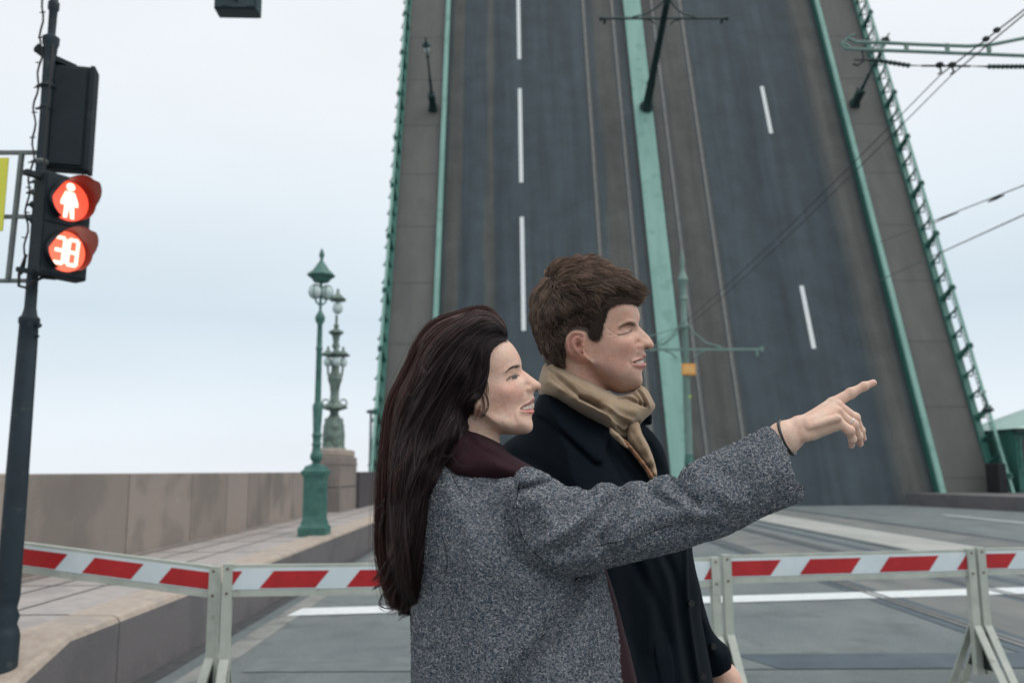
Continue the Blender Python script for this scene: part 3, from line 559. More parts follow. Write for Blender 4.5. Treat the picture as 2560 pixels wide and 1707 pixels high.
# hanging signal at the top edge
r, w_, h_, c = sigbox('hanging_traffic_light', 'dark back of a traffic light hanging at the top edge left of the bridge', math.radians(2), -230, 45, 537, 650, None, .1, 6.2)
b = MB(); b.box((-w_, 0, -h_), (w_, .14, h_), .008); b.box((-w_ * .97, -.01, -h_ * .97), (w_ * .9, .0, h_ * .97), .004)
for x in (-.6, .55): b.tube([(x * w_, -.003, -h_ * .93), (x * w_ + .05, -.003, -h_ * .93)], .012, 8)
b.build('housing', mat('dark teal signal back', (.01, .032, .04), (.014, .042, .052), 9, .45), r)
b = MB(); b.bar((-w_ * .25, -.03, -h_ * .64), (w_ * .05, -.03, -h_ * .82), .02, .022); b.bar((-w_ * .8, -.035, -h_ * .66), (-w_ * .5, -.035, -h_ * .66), .03, .04); b.build('strut', M['greysteel'], r)
b = MB(); b.tube([(-.3, .06, h_ + .02), (0, .06, h_ + .02), (.3, .06, h_ + .02)], .012, 6); b.tube([(0, .06, h_ - .02), (0, .06, h_ + .03)], .02, 8); b.build('hanger', M['rubber'], r)
wire('support_wire', ((c[0] - 9, 6.3, c[2] + h_ + .4), (c[0] + 12, 6.3, c[2] + h_ + .4)), .008, 'thin support wire above the frame from which the traffic light hangs', sag=.33)
# ------------------------------------------------------------------ barriers
def barrier(A, B, label, zoffA=0., zoffB=0., post=(1, 1), phase=0., per=.44):
    A = np.array(A, float); B = np.array(B, float); Ln = float(np.hypot(*(B - A)[:2])); ang = math.atan2(B[1] - A[1], B[0] - A[0])
    r = tag(empty('barrier', (A[0], A[1], 0), Matrix.Rotation(ang, 3, 'Z')), label, 'barrier', 'red and white street barriers')
    za, zb = A[2], B[2]; sl_ = (zb - za) / Ln
    Z = lambda x, z: z + za + sl_ * x - .87
    def sb(x0, x1, y0, y1, z0, z1, bb):
        bb.add([(x0, y0, Z(x0, z0)), (x1, y0, Z(x1, z0)), (x1, y1, Z(x1, z0)), (x0, y1, Z(x0, z0)), (x0, y0, Z(x0, z1)), (x1, y0, Z(x1, z1)), (x1, y1, Z(x1, z1)), (x0, y1, Z(x0, z1))],
               [(0, 3, 2, 1), (4, 5, 6, 7), (0, 1, 5, 4), (1, 2, 6, 5), (2, 3, 7, 6), (3, 0, 4, 7)])
    b = MB(); sb(.03, Ln - .03, -.012, .018, .70, .735, b); sb(.03, Ln - .03, -.012, .018, .835, .87, b); sb(.03, Ln - .03, -.002, .012, .735, .835, b); b.build('rail', M['barrier'], r)
    b = MB(); sb(.035, Ln - .035, -.0135, -.003, .737, .852, b); b.mi = 1; P = per; x = -per + phase; sh = .075
    lo, hi = .744, .836
    while x < Ln:
        q_ = [(x, lo), (x + P * .64, lo), (x + P * .64 + sh, hi), (x + sh, hi)]
        q_ = [(min(max(a, .045), Ln - .045), z) for a, z in q_]
        if q_[1][0] - q_[0][0] > .01 or q_[2][0] - q_[3][0] > .01:
            b.add([(a, -.0155, Z(a, z)) for a, z in q_], [(0, 1, 2, 3)])
        x += P
    b.build('striped_board', [M['bwhite'], M['bred']], r)
    for e, on, dz in ((0, post[0], zoffA), (1, post[1], zoffB)):
        if not on: continue
        x = .0 if e == 0 else Ln; s_ = 1 if e == 0 else -1; x0, x1 = sorted((x + s_ * .003, x + s_ * .055)); zt = Z(x, .877)
        b = MB(); b.box((x0, -.03, .12 + dz), (x1, .012, zt), .002); b.build('post', M['barrier'], r)
        b = MB(); xc = (x0 + x1) / 2; zk = .42 + dz
        b.bar((xc, -.03, zk), (xc + s_ * .0, -.30, .0 + dz), .05, .014, (0, 1, 0)); b.bar((xc, .02, zk), (xc, .27, .0 + dz), .05, .014, (0, 1, 0)); b.bar((xc, -.3, .008 + dz), (xc, .27, .008 + dz), .036, .012)
        b.build('foot', M['barrier'], r)
        b = MB(); b.add([(xc - s_ * .02, -.02, zk - .01), (xc - s_ * .02, -.16, .16 + dz), (xc - s_ * .02, .12, .16 + dz)], [(0, 1, 2)]); b.add([(xc - s_ * .022, -.02, zk - .01), (xc - s_ * .022, .12, .16 + dz), (xc - s_ * .022, -.16, .16 + dz)], [(0, 1, 2)]); b.build('gusset', M['blackplastic'], r)
        for z in (.72, .85):
            b = MB(); b.tube([(xc, -.034, Z(x, z)), (xc, -.03, Z(x, z))], .007, 8); b.build('bolt', M['rust'], r)
    return r
def jp(x, y, Y): q = atY(x, y, Y); return (q[0], q[1], q[2])
barrier(jp(-60, 1339, 5.2), jp(553, 1417, 4.95), 'leftmost barrier, leaning down from the post at the left edge', .33, 0, post=(0, 1), phase=.231, per=.475)
barrier(jp(558, 1411, 4.9), jp(1180, 1405, 5.1), 'barrier half hidden by the long haired woman, joined to the leftmost one', phase=.20, per=.47)
barrier(jp(1186, 1404, 5.1), jp(1794, 1394, 5.45), 'barrier mostly hidden behind the two people, its end showing right of the black coat', phase=.1)
barrier(jp(1802, 1388, 5.5), jp(2430, 1372, 5.75), 'barrier right of the couple, fully in view with three red stripes', phase=.508, per=.54)
barrier(jp(2436, 1370, 5.75), jp(3100, 1360, 6.0), 'rightmost barrier, cut off by the right edge of the photo', phase=.405, per=.54)
# ================================================================== people: numeric modelling tools
def mesh_np(name, V, Q, mats, parent=None, smooth=True, col=None, tri=False):
    k = 3 if tri else 4
    me = bpy.data.meshes.new(name); me.vertices.add(len(V)); me.vertices.foreach_set('co', np.asarray(V, np.float32).ravel())
    me.loops.add(len(Q) * k); me.loops.foreach_set('vertex_index', np.asarray(Q, np.int32).ravel())
    me.polygons.add(len(Q)); me.polygons.foreach_set('loop_start', np.arange(0, len(Q) * k, k, dtype=np.int32)); me.polygons.foreach_set('loop_total', np.full(len(Q), k, np.int32))
    me.update(calc_edges=True)
    if smooth: me.polygons.foreach_set('use_smooth', np.ones(len(Q), bool))
    if col is not None:
        a = me.color_attributes.new('Col', 'FLOAT_COLOR', 'POINT'); c = np.ones((len(V), 4), np.float32); c[:, :3] = col; a.data.foreach_set('color', c.ravel())
    o = link(name, me, mats, parent)
    return o
def nets(Fv, org, h):
    """naive surface nets on a scalar grid (negative inside)"""
    s = Fv < 0; nx, ny, nz = Fv.shape
    c = [s[i:nx - 1 + i, j:ny - 1 + j, k:nz - 1 + k] for i in (0, 1) for j in (0, 1) for k in (0, 1)]
    tot = sum(a.astype(np.int8) for a in c); act = (tot > 0) & (tot < 8); I = np.argwhere(act); idx = -np.ones(act.shape, np.int32); idx[act] = np.arange(len(I))
    acc = np.zeros((len(I), 3)); cnt = np.zeros(len(I)); i, j, k = I.T
    cor = [(a, b_, d) for a in (0, 1) for b_ in (0, 1) for d in (0, 1)]
    for p in range(8):
        for q in range(p + 1, 8):
            a, b_ = np.array(cor[p]), np.array(cor[q])
            if abs(a - b_).sum() != 1: continue
            f0 = Fv[i + a[0], j + a[1], k + a[2]]; f1 = Fv[i + b_[0], j + b_[1], k + b_[2]]; m = (f0 < 0) != (f1 < 0)
            t = f0[m] / (f0[m] - f1[m]); acc[m] += a + (b_ - a) * t[:, None]; cnt[m] += 1
    V = (I + acc / cnt[:, None]) * h + org
    Qs = []
    for ax in range(3):
        sl0 = [slice(1, -1)] * 3; sl1 = [slice(1, -1)] * 3; sl0[ax] = slice(0, -1); sl1[ax] = slice(1, None)
        a = s[tuple(sl0)]; b_ = s[tuple(sl1)]; e = np.argwhere(a != b_); off = np.ones(3, int); off[ax] = 0; e = e + off
        ins = s[tuple(e.T)]; u, v = [d for d in range(3) if d != ax]
        def at(du, dv):
            p = e.copy(); p[:, u] -= du; p[:, v] -= dv; return idx[tuple(p.T)]
        q = np.stack([at(1, 1), at(0, 1), at(0, 0), at(1, 0)], 1)
        flip = ins if ax != 1 else ~ins
        q[~flip] = q[~flip][:, ::-1]; Qs.append(q)
    return V, np.concatenate(Qs)
def smooth_poly(P, n=6, closed=True):
    P = np.asarray(P, float); N_ = len(P); o = []
    for i in range(N_ if closed else N_ - 1):
        p0, p1, p2, p3 = (P[(i - 1) % N_], P[i], P[(i + 1) % N_], P[(i + 2) % N_]) if closed else (P[max(i - 1, 0)], P[i], P[i + 1], P[min(i + 2, N_ - 1)])
        for t in np.arange(n) / n: o.append(.5 * (2 * p1 + (p2 - p0) * t + (2 * p0 - 5 * p1 + 4 * p2 - p3) * t * t + (3 * p1 - p0 - 3 * p2 + p3) * t ** 3))
    if not closed: o.append(P[-1])
    return np.array(o)
def seg_dist(P, X, Z, closed=False):
    d = np.full(X.shape, 1e9); n = len(P)
    for i in range(n if closed else n - 1):
        a = P[i]; b_ = P[(i + 1) % n]; ab = b_ - a; L2 = ab @ ab + 1e-14
        t = np.clip(((X - a[0]) * ab[0] + (Z - a[1]) * ab[1]) / L2, 0, 1)
        d = np.minimum(d, (X - a[0] - t * ab[0]) ** 2 + (Z - a[1] - t * ab[1]) ** 2)
    return np.sqrt(d)
def poly_sdf(P, X, Z):
    ins = np.zeros(X.shape, bool); n = len(P)
    for i in range(n):
        (x1, z1), (x2, z2) = P[i], P[(i + 1) % n]
        if z1 == z2: continue
        ins ^= ((z1 > Z) != (z2 > Z)) & (X < (x2 - x1) * (Z - z1) / (z2 - z1) + x1)
    d = seg_dist(P, X, Z, True)
    return np.where(ins, d, -d)       # positive inside
def tps(C, v, X, Z, lam=1e-4):
    C = np.asarray(C, float); s_ = 10.; c = C * s_; n = len(c)
    U = lambda r2: np.where(r2 > 1e-12, r2 * np.log(r2 + 1e-12), 0)
    K = U(((c[:, None] - c[None]) ** 2).sum(-1)) + lam * np.eye(n); Pm = np.c_[np.ones(n), c]
    A = np.block([[K, Pm], [Pm.T, np.zeros((3, 3))]]); w_ = np.linalg.solve(A, np.r_[v, 0, 0, 0])
    x = X * s_; z = Z * s_; o = w_[n] + w_[n + 1] * x + w_[n + 2] * z
    for i in range(n): o = o + w_[i] * U((x - c[i, 0]) ** 2 + (z - c[i, 1]) ** 2)
    return o
def blur(A, n):
    for _ in range(n):
        A = (np.pad(A, 1, 'edge')[2:, 1:-1] + np.pad(A, 1, 'edge')[:-2, 1:-1] + 2 * A) / 4; A = (np.pad(A, 1, 'edge')[1:-1, 2:] + np.pad(A, 1, 'edge')[1:-1, :-2] + 2 * A) / 4
    return A
class Form:
    """A solid seen in profile: its outline lies in a plane across the view at distance Y, T is its half thickness."""
    def __init__(s, outline, Y, ctl, h, map_=lambda x, y: (x, y), kd=.12, Yf=None, pad=.02, n=5, grid=None, kmin=.006, relief=()):
        s.mp = map_; s.Y = Y; s.h = h
        pts = smooth_poly([map_(*p) for p in outline], n); Ys = np.array([Yf(*p) for p in pts]) if Yf else np.full(len(pts), Y)
        W3 = np.array([atY(p[0], p[1], y) for p, y in zip(pts, Ys)]); s.out = W3[:, [0, 2]]
        if Yf:
            A = np.c_[np.ones(len(W3)), s.out]; s.pl = np.linalg.lstsq(A, W3[:, 1], rcond=None)[0]
        else: s.pl = np.array([Y, 0, 0])
        s.Yf = Yf or (lambda x, y: Y)
        if grid is None:
            lo = s.out.min(0) - pad; hi = s.out.max(0) + pad; s.xs = np.arange(lo[0], hi[0], h); s.zs = np.arange(lo[1], hi[1], h)
        else: s.xs, s.zs = grid
        s.X, s.Z = np.meshgrid(s.xs, s.zs, indexing='ij'); s.sd = poly_sdf(s.out, s.X, s.Z)
        C = [s.f(x, y, t) for x, y, t in ctl]; v = [t * t for _, _, t in ctl]
        B = s.out[:: max(1, n // 2)]; Q = tps(np.r_[np.array(C), B], np.r_[v, np.zeros(len(B))], s.X, s.Z)
        Q = np.minimum(Q, kd * s.sd); Q = np.where(s.sd > 0, np.maximum(Q, kmin * s.sd), -.06 * np.abs(s.sd) - 1e-7); s.Q = Q
        s.T0 = np.sqrt(np.maximum(Q, 0)); s.R = np.zeros_like(Q)
    def f(s, x, y, t=0.): px_, py_ = s.mp(x, y); q = atY(px_, py_, s.Yf(px_, py_) - t * .8); return np.array([q[0], q[2]])
    def Tat(s, P):
        i = np.clip((P[:, 0] - s.xs[0]) / s.h, 0, len(s.xs) - 1.001); k = np.clip((P[:, 1] - s.zs[0]) / s.h, 0, len(s.zs) - 1.001); a = i.astype(int); b_ = k.astype(int); u = i - a; v = k - b_; T = s.T
        return T[a, b_] * (1 - u) * (1 - v) + T[a + 1, b_] * u * (1 - v) + T[a, b_ + 1] * (1 - u) * v + T[a + 1, b_ + 1] * u * v
    @property
    def T(s):
        if getattr(s, '_T', None) is None: s._T = np.maximum(s.T0 + s.R * np.clip(s.sd / .006, 0, 1), 0)
        return s._T
    def poly(s, P, t=0., n=4): return np.array([s.f(x, y, t) for x, y in smooth_poly(P, n)])
    def line(s, P, t=0., n=4): return np.array([s.f(x, y, t) for x, y in smooth_poly(P, n, False)])
    def ridge(s, P, sig, amp, t=0., n=4, taper=False):
        L = s.line(P, t, n); d = seg_dist(L, s.X, s.Z); s.R += amp * np.exp(-(d / sig) ** 2); s._T = None
    def bump(s, x, y, sx, amp, t=0., sz=None):
        p = s.f(x, y, t); s.R += amp * np.exp(-((s.X - p[0]) / sx) ** 2 - ((s.Z - p[1]) / (sz or sx)) ** 2); s._T = None
    def plateau(s, P, amp, soft, t=0., n=4): s.R += amp * np.clip(poly_sdf(s.poly(P, t, n), s.X, s.Z) / soft + .5, 0, 1); s._T = None
    def yc(s, X, Z): return s.pl[0] + s.pl[1] * X + s.pl[2] * Z
    def field(s, ys):
        """approximate distance on the 3-D grid"""
        T = s.T; Q = np.where(s.sd > 0, T * T, s.Q); gx, gz = np.gradient(Q, s.h); g = gx ** 2 + gz ** 2
        yy = (ys[None, :, None] - s.yc(s.X, s.Z)[:, None, :]); return ((yy * yy - Q[:, None, :]) / (np.sqrt(4 * yy * yy + g[:, None, :]) + 2e-3)).astype(np.float32)
def smin(a, b_, k):
    h_ = np.clip(.5 + .5 * (b_ - a) / k, 0, 1); return b_ * (1 - h_) + a * h_ - k * h_ * (1 - h_)
def capsule(G, a, b_, ra, rb):
    a = np.array(a, float); b_ = np.array(b_, float); ab = b_ - a; L2 = ab @ ab + 1e-12; X, Y_, Z = G
    t = np.clip(((X - a[0]) * ab[0] + (Y_ - a[1]) * ab[1] + (Z - a[2]) * ab[2]) / L2, 0, 1)
    return np.sqrt((X - a[0] - t * ab[0]) ** 2 + (Y_ - a[1] - t * ab[1]) ** 2 + (Z - a[2] - t * ab[2]) ** 2) - (ra + (rb - ra) * t)
def grid3(xs, ys, zs): return xs[:, None, None].astype(np.float32), ys[None, :, None].astype(np.float32), zs[None, None, :].astype(np.float32)
def vcmat(name, rough=.5, sss=0., sheen=0., bump=0., bscale=300., spec=.5, grain=0., gscale=200):
    m = bpy.data.materials.new(name); m.use_nodes = True; t = m.node_tree; b = t.nodes['Principled BSDF']; L = t.links.new
    a = N('ShaderNodeVertexColor', t); a.layer_name = 'Col'; c = a.outputs[0]; tc = N('ShaderNodeTexCoord', t)
    if grain:
        nz = N('ShaderNodeTexNoise', t); nz.inputs['Scale'].default_value = gscale; nz.inputs['Detail'].default_value = 3; L(tc.outputs['Object'], nz.inputs['Vector'])
        mr = N('ShaderNodeMapRange', t); mr.inputs[1].default_value = .3; mr.inputs[2].default_value = .7; mr.inputs[3].default_value = 1 - grain; mr.inputs[4].default_value = 1 + grain; L(nz.outputs[0], mr.inputs[0])
        v = N('ShaderNodeVectorMath', t, operation='SCALE'); L(c, v.inputs[0]); L(mr.outputs[0], v.inputs['Scale']); c = v.outputs[0]
    L(c, b.inputs['Base Color']); b.inputs['Roughness'].default_value = rough; b.inputs['Specular IOR Level'].default_value = spec
    if sss: b.inputs['Subsurface Weight'].default_value = sss; b.inputs['Subsurface Radius'].default_value = (.012, .005, .003); b.inputs['Subsurface Scale'].default_value = .5
    if sheen: b.inputs['Sheen Weight'].default_value = sheen; b.inputs['Sheen Roughness'].default_value = .5
    if bump:
        nb = N('ShaderNodeTexNoise', t); nb.inputs['Scale'].default_value = bscale; nb.inputs['Detail'].default_value = 4; L(tc.outputs['Object'], nb.inputs['Vector'])
        bm_ = N('ShaderNodeBump', t); bm_.inputs['Strength'].default_value = bump; bm_.inputs['Distance'].default_value = .002; L(nb.outputs[0], bm_.inputs['Height']); L(bm_.outputs[0], b.inputs['Normal'])
    return m
M['skin'] = vcmat('skin', .46, .22, 0, .35, 520, .38, .07, 150)
def mottle(m):
    t = m.node_tree; b = t.nodes['Principled BSDF']; L = t.links.new; src = b.inputs['Base Color'].links[0].from_socket
    tcn = N('ShaderNodeTexCoord', t); n1 = N('ShaderNodeTexNoise', t); n1.inputs['Scale'].default_value = 45; n1.inputs['Detail'].default_value = 5; L(tcn.outputs['Object'], n1.inputs['Vector'])
    mr = N('ShaderNodeMapRange', t); mr.inputs[1].default_value = .42; mr.inputs[2].default_value = .72; mr.inputs[4].default_value = .5; L(n1.outputs[0], mr.inputs[0])
    mi = N('ShaderNodeMix', t, data_type='RGBA'); mi.blend_type = 'MULTIPLY'; L(mr.outputs[0], mi.inputs[0]); L(src, mi.inputs[6]); mi.inputs[7].default_value = (.98, .74, .68, 1); L(mi.outputs[2], b.inputs['Base Color'])
mottle(M['skin'])
M['hair'] = vcmat('hair strands', .45, 0, 0, 0, 1, .25)
M['wool'] = vcmat('boucle wool', .9, 0, .15, 0, 1, .15)
def fabric(name, c1, c2, scale, rough=.9, sheen=.3, bump=.25, bs=500, spec=.15):
    m = mat(name, c1, c2, scale, rough, bump, bs, spec=spec); b = m.node_tree.nodes['Principled BSDF']; b.inputs['Sheen Weight'].default_value = sheen; b.inputs['Sheen Roughness'].default_value = .5; return m
M['navy'] = fabric('near black navy wool', (.0025, .0055, .009), (.005, .009, .014), 300, sheen=.015, spec=.08)
M['camel'] = fabric('camel scarf wool', (.31, .22, .14), (.40, .29, .19), 420, sheen=.25, bs=700)
M['camel_edge'] = fabric('brown scarf reverse', (.20, .09, .042), (.29, .145, .075), 500, sheen=.2)
M['burgundy'] = fabric('burgundy knit', (.020, .0075, .011), (.034, .013, .018), 350, sheen=.03, bump=.15)
M['denim'] = fabric('dark trousers', (.01, .012, .016), (.016, .02, .025), 200, sheen=.05)
M['leather'] = mat('black leather', (.01, .01, .01), None, rough=.35)
def strands(paths, r, cols, name, parent, tipr=.15, rootr=.8):
    """paths (N,K,3) -> three sided tapered tubes in one mesh"""
    N_, K, _ = paths.shape; t = np.gradient(paths, axis=1); t /= np.linalg.norm(t, axis=2, keepdims=True) + 1e-9
    ref = np.array([.13, -1., .21]); u = np.cross(t, ref); u /= np.linalg.norm(u, axis=2, keepdims=True) + 1e-9; v = np.cross(t, u)
    k = np.linspace(0, 1, K); prof = np.minimum(rootr + (1 - rootr) * k * 5, 1) * np.clip(tipr + (1 - tipr) * (1 - k) * 3, tipr, 1)
    R = np.asarray(r).reshape(-1, 1, 1) * prof[None, :, None]; ring = [paths + (u * math.cos(a) + v * math.sin(a)) * R for a in (0, 2.094, 4.189)]
    V = np.stack(ring, 2).reshape(-1, 3); b0 = (np.arange(N_)[:, None] * K + np.arange(K - 1)[None]) * 3; b0 = b0.ravel()
    Q = np.concatenate([np.stack([b0 + j, b0 + (j + 1) % 3, b0 + 3 + (j + 1) % 3, b0 + 3 + j], 1) for j in range(3)])
    C = np.repeat(cols, K * 3, 0) if cols.ndim == 2 else np.repeat(cols.reshape(-1, 3), 3, 0)
    return mesh_np(name, V, Q, M['hair'], parent, True, C)
def paint(base, P2, items):
    c = np.tile(np.array(base, float), (len(P2), 1)); X, Z = P2[:, 0], P2[:, 1]
    for kind, shape, color, soft, amt in items:
        if kind == 'poly': a = np.clip(poly_sdf(shape, X, Z) / soft + .5, 0, 1)
        elif kind == 'line': a = np.exp(-(seg_dist(shape, X, Z) / soft) ** 2)
        else: a = np.exp(-((X - shape[0]) ** 2 + (Z - shape[1]) ** 2) / soft ** 2)
        a = (a * amt)[:, None]; c = c * (1 - a) + np.array(color) * a
    return c
SK = (.70, .475, .365)
# ================================================================== the woman
WY = 1.50
woman = tag(empty('person', (-.02, WY, 0)), 'long haired woman in a grey wool coat pointing right with her outstretched arm', 'person')
WO = np.array(woman.location)
Wc = lambda x, y: (920 + x / 3.136, 740 + y / 3.136)
head_out = [(1085, 335), (1135, 385), (1172, 440), (1193, 485), (1203, 525), (1204, 555), (1210, 578), (1235, 596), (1272, 625), (1312, 655), (1342, 678), (1356, 698), (1352, 722), (1335, 740), (1310, 752), (1298, 768),
            (1300, 785), (1308, 800), (1304, 818), (1297, 828), (1303, 845), (1303, 872), (1296, 886), (1304, 900), (1298, 918), (1287, 935), (1283, 958), (1290, 985), (1293, 1015), (1288, 1045), (1270, 1067), (1240, 1080), (1180, 1085), (1100, 1083), (1010, 1070), (930, 1035), (860, 985),
            (790, 960), (650, 980), (520, 900), (430, 740), (400, 560), (430, 380), (540, 230), (700, 150), (880, 150), (1010, 230)]
ctl = [(1120, 450, .040), (1050, 430, .052), (950, 400, .061), (850, 350, .067), (700, 350, .072), (560, 450, .066), (500, 650, .058), (700, 600, .074), (850, 600, .070), (700, 850, .062),
       (1182, 540, .024), (1130, 565, .041), (1060, 600, .055), (960, 620, .062), (1150, 632, .034), (1178, 622, .022), (1100, 660, .046), (1195, 600, .012), (1235, 635, .0145), (1280, 668, .0145), (1325, 702, .0125), (1303, 728, .0135), (1264, 728, .0185), (1228, 700, .0225), (1195, 690, .031),
       (1130, 735, .046), (1060, 745, .056), (960, 750, .062), (870, 800, .064), (1190, 790, .033), (1180, 850, .031), (1250, 800, .0205), (1285, 805, .011), (1250, 850, .019), (1285, 850, .010), (1195, 885, .028), (1250, 905, .019), (1285, 908, .010), (1250, 950, .020),
       (1262, 1010, .017), (1230, 1045, .019), (1185, 1000, .033), (1170, 920, .035), (1100, 950, .045), (1000, 930, .054), (900, 920, .058), (1100, 1040, .040), (1000, 1030, .044), (1180, 1050, .025), (920, 985, .050), (870, 940, .056)]
hf = Form(head_out, WY, ctl, .0012, Wc, kd=.22, pad=.006)
T_ = .04
# sculpted relief
hf.bump(1150, 625, .0085, -.0035, T_, .006); hf.bump(1142, 640, .0075, .0026, T_, .0045)                       # socket and eyeball
hf.ridge([(1092, 664), (1125, 628), (1170, 610)], .0020, .0008, T_); hf.ridge([(1098, 676), (1140, 664), (1168, 650)], .0024, .0006, T_)
hf.ridge([(1085, 600), (1130, 560), (1185, 545)], .005, .0022, T_)
hf.ridge([(1246, 695), (1234, 718), (1236, 752)], .0034, -.0022, T_ * .4); hf.bump(1264, 735, .0055, .0025, .02); hf.bump(1320, 742, .0032, -.0038, .01)
hf.ridge([(1232, 770), (1200, 810), (1172, 870)], .005, -.0016, T_ * .7); hf.ridge([(1152, 895), (1146, 940), (1156, 985)], .0034, -.0018, T_); hf.ridge([(1172, 905), (1168, 950), (1180, 1000)], .0045, .0010, T_)
hf.bump(1110, 760, .018, .004, T_); hf.bump(1240, 1020, .010, .0025, .02); hf.ridge([(1215, 950), (1280, 948)], .006, -.0012, .02)
hf.plateau([(1192, 887), (1215, 866), (1255, 845), (1315, 815), (1315, 892), (1260, 900), (1215, 897)], -.0042, .002, .02)
hf.ridge([(1190, 884), (1215, 862), (1255, 838), (1300, 808)], .0026, .0018, .02); hf.ridge([(1205, 902), (1255, 908), (1300, 898)], .0042, .0034, .02)
hf.plateau([(1203, 882), (1240, 858), (1315, 826), (1315, 882), (1275, 890), (1235, 893)], .003, .0015, .02)
for x in (1216, 1236, 1258, 1282): hf.ridge([(x, 892), (x + 2, 850)], .0009, -.0008, .02)
# ear
hf.plateau([(845, 790), (800, 815), (782, 860), (790, 900), (783, 935), (800, 962), (825, 958), (845, 920), (870, 880), (878, 830)], .011, .003, .06)
hf.bump(812, 885, .0028, -.009, .06); hf.ridge([(845, 900), (835, 935)], .002, .0015, .06); hf.ridge([(855, 930), (872, 880)], .0018, -.003, .06)
ysH = np.arange(WY - .100, WY + .100, .0016); zlo = 1.34; dz = int((hf.zs[0] - zlo) / hf.h) + 1
zs2 = hf.zs[0] - hf.h * dz; zfull = zs2 + hf.h * np.arange(dz + len(hf.zs)); Fh = np.full((len(hf.xs), len(ysH), len(zfull)), .2, np.float32); Fh[:, :, dz:] = hf.field(ysH)
ext = np.maximum(0, (hf.zs[0] - zfull[:dz])); Fh[:, :, :dz] = Fh[:, :, dz:dz + 1] + ext[None, None, :]
G = grid3(hf.xs, ysH, zfull)
na = np.array([*hf.f(745, 850)]); nb_ = np.array([*hf.f(830, 1200)])
neck = capsule(G, (na[0], WY, na[1]), (nb_[0], WY, nb_[1]), .041, .041); nc_ = hf.f(865, 1200); nd = hf.f(860, 990)
neck = smin(neck, capsule(G, (nd[0], WY, nd[1]), (nc_[0], WY, nc_[1]), .034, .033), .02)
Fh = smin(Fh, neck, .010); Fh = np.maximum(Fh, (zs2 + .02 - G[2]))
class Aniso: pass
def nets3(Fv, xs, ys, zs):
    V, Q = nets(Fv, np.zeros(3), 1.0); return np.c_[xs[0] + V[:, 0] * (xs[1] - xs[0]), ys[0] + V[:, 1] * (ys[1] - ys[0]), zs[0] + V[:, 2] * (zs[1] - zs[0])], Q
V, Q = nets3(Fh, hf.xs, ysH, zfull)
g = lambda P, t=.02: hf.poly(P, t); gl = lambda P, t=.02: hf.line(P, t)
LIP = (.50, .17, .155); DK = (.035, .02, .018)
items = [('dot', hf.f(1100, 770, .045), (.74, .35, .28), .022, .62), ('dot', hf.f(1320, 705, .01), (.74, .38, .30), .009, .2), ('dot', hf.f(1262, 740, .02), (.55, .27, .2), .005, .4), ('dot', hf.f(950, 830, .06), (.5, .3, .21), .03, .25),
         ('dot', hf.f(1120, 650, .04), (.50, .28, .20), .008, .3),
         ('poly', g([(1190, 888), (1212, 866), (1255, 840), (1290, 803), (1310, 794), (1318, 815), (1318, 905), (1300, 926), (1262, 920), (1215, 903)]), LIP, .0016, .85),
         ('poly', g([(1190, 888), (1212, 873), (1255, 850), (1318, 823), (1318, 873), (1285, 881), (1240, 893), (1205, 896)]), (.16, .055, .045), .0012, .95),
         ('poly', g([(1206, 884), (1228, 871), (1258, 856), (1318, 831), (1318, 868), (1290, 876), (1262, 882), (1232, 888), (1212, 889)]), (.62, .55, .46), .0010, 1.),
         ('poly', g([(1212, 898), (1250, 891), (1285, 883), (1318, 876), (1318, 903), (1300, 926), (1262, 920)]), (.62, .25, .215), .0012, .9),
         ('line', gl([(1318, 744), (1335, 738)], .01), (.12, .04, .03), .0022, .9),
         ('poly', g([(1084, 607), (1105, 573), (1135, 551), (1186, 532), (1188, 552), (1140, 566), (1110, 585)], T_), (.10, .065, .05), .0022, .8),
         ('poly', g([(1104, 662), (1128, 645), (1158, 630), (1174, 630), (1168, 640), (1140, 653)], T_), (.46, .42, .40), .0010, .85),
         ('poly', g([(1128, 655), (1130, 638), (1148, 624), (1170, 622), (1170, 644), (1150, 655)], T_), (.025, .026, .024), .0010, 1.),
         ('line', gl([(1090, 667), (1118, 640), (1150, 621), (1183, 616)], T_), (.03, .02, .018), .0017, .95), ('line', gl([(1098, 668), (1135, 660), (1165, 648)], T_), (.42, .22, .16), .0012, .4),
         ('line', gl([(1100, 640), (1135, 612), (1172, 600)], T_), (.33, .18, .12), .0010, .5),
         ('dot', hf.f(812, 885, .06), (.12, .05, .035), .0028, .9), ('dot', hf.f(860, 960, .05), (.3, .17, .12), .006, .4), ('line', gl([(880, 870), (858, 925), (835, 965)], .06), (.28, .15, .11), .0022, .7), ('line', gl([(800, 905), (825, 915), (840, 890)], .06), (.4, .22, .16), .0016, .6)]  # ear hole and creases round the ear: shade painted as dark marks
items += [('line', gl([(x, 886), (x + 2, 856)]), (.40, .33, .27), .0006, .6) for x in (1216, 1236, 1258, 1282)]
scalp = g([(1095, 335), (1030, 365), (960, 395), (935, 440), (945, 520), (930, 600), (925, 720), (890, 800), (860, 790), (800, 790), (770, 870), (780, 960), (700, 1200), (300, 1200), (300, 100), (1000, 60)], .04)
items.append(('poly', scalp, (.02, .013, .012), .004, .97))
for x, y in ((1052, 985), (1105, 800), (985, 905), (1200, 1010), (1020, 835), (1090, 900)): items.append(('dot', hf.f(x, y, .05), (.2, .1, .07), .0009, .6))
colh = paint(SK, V[:, [0, 2]], items)
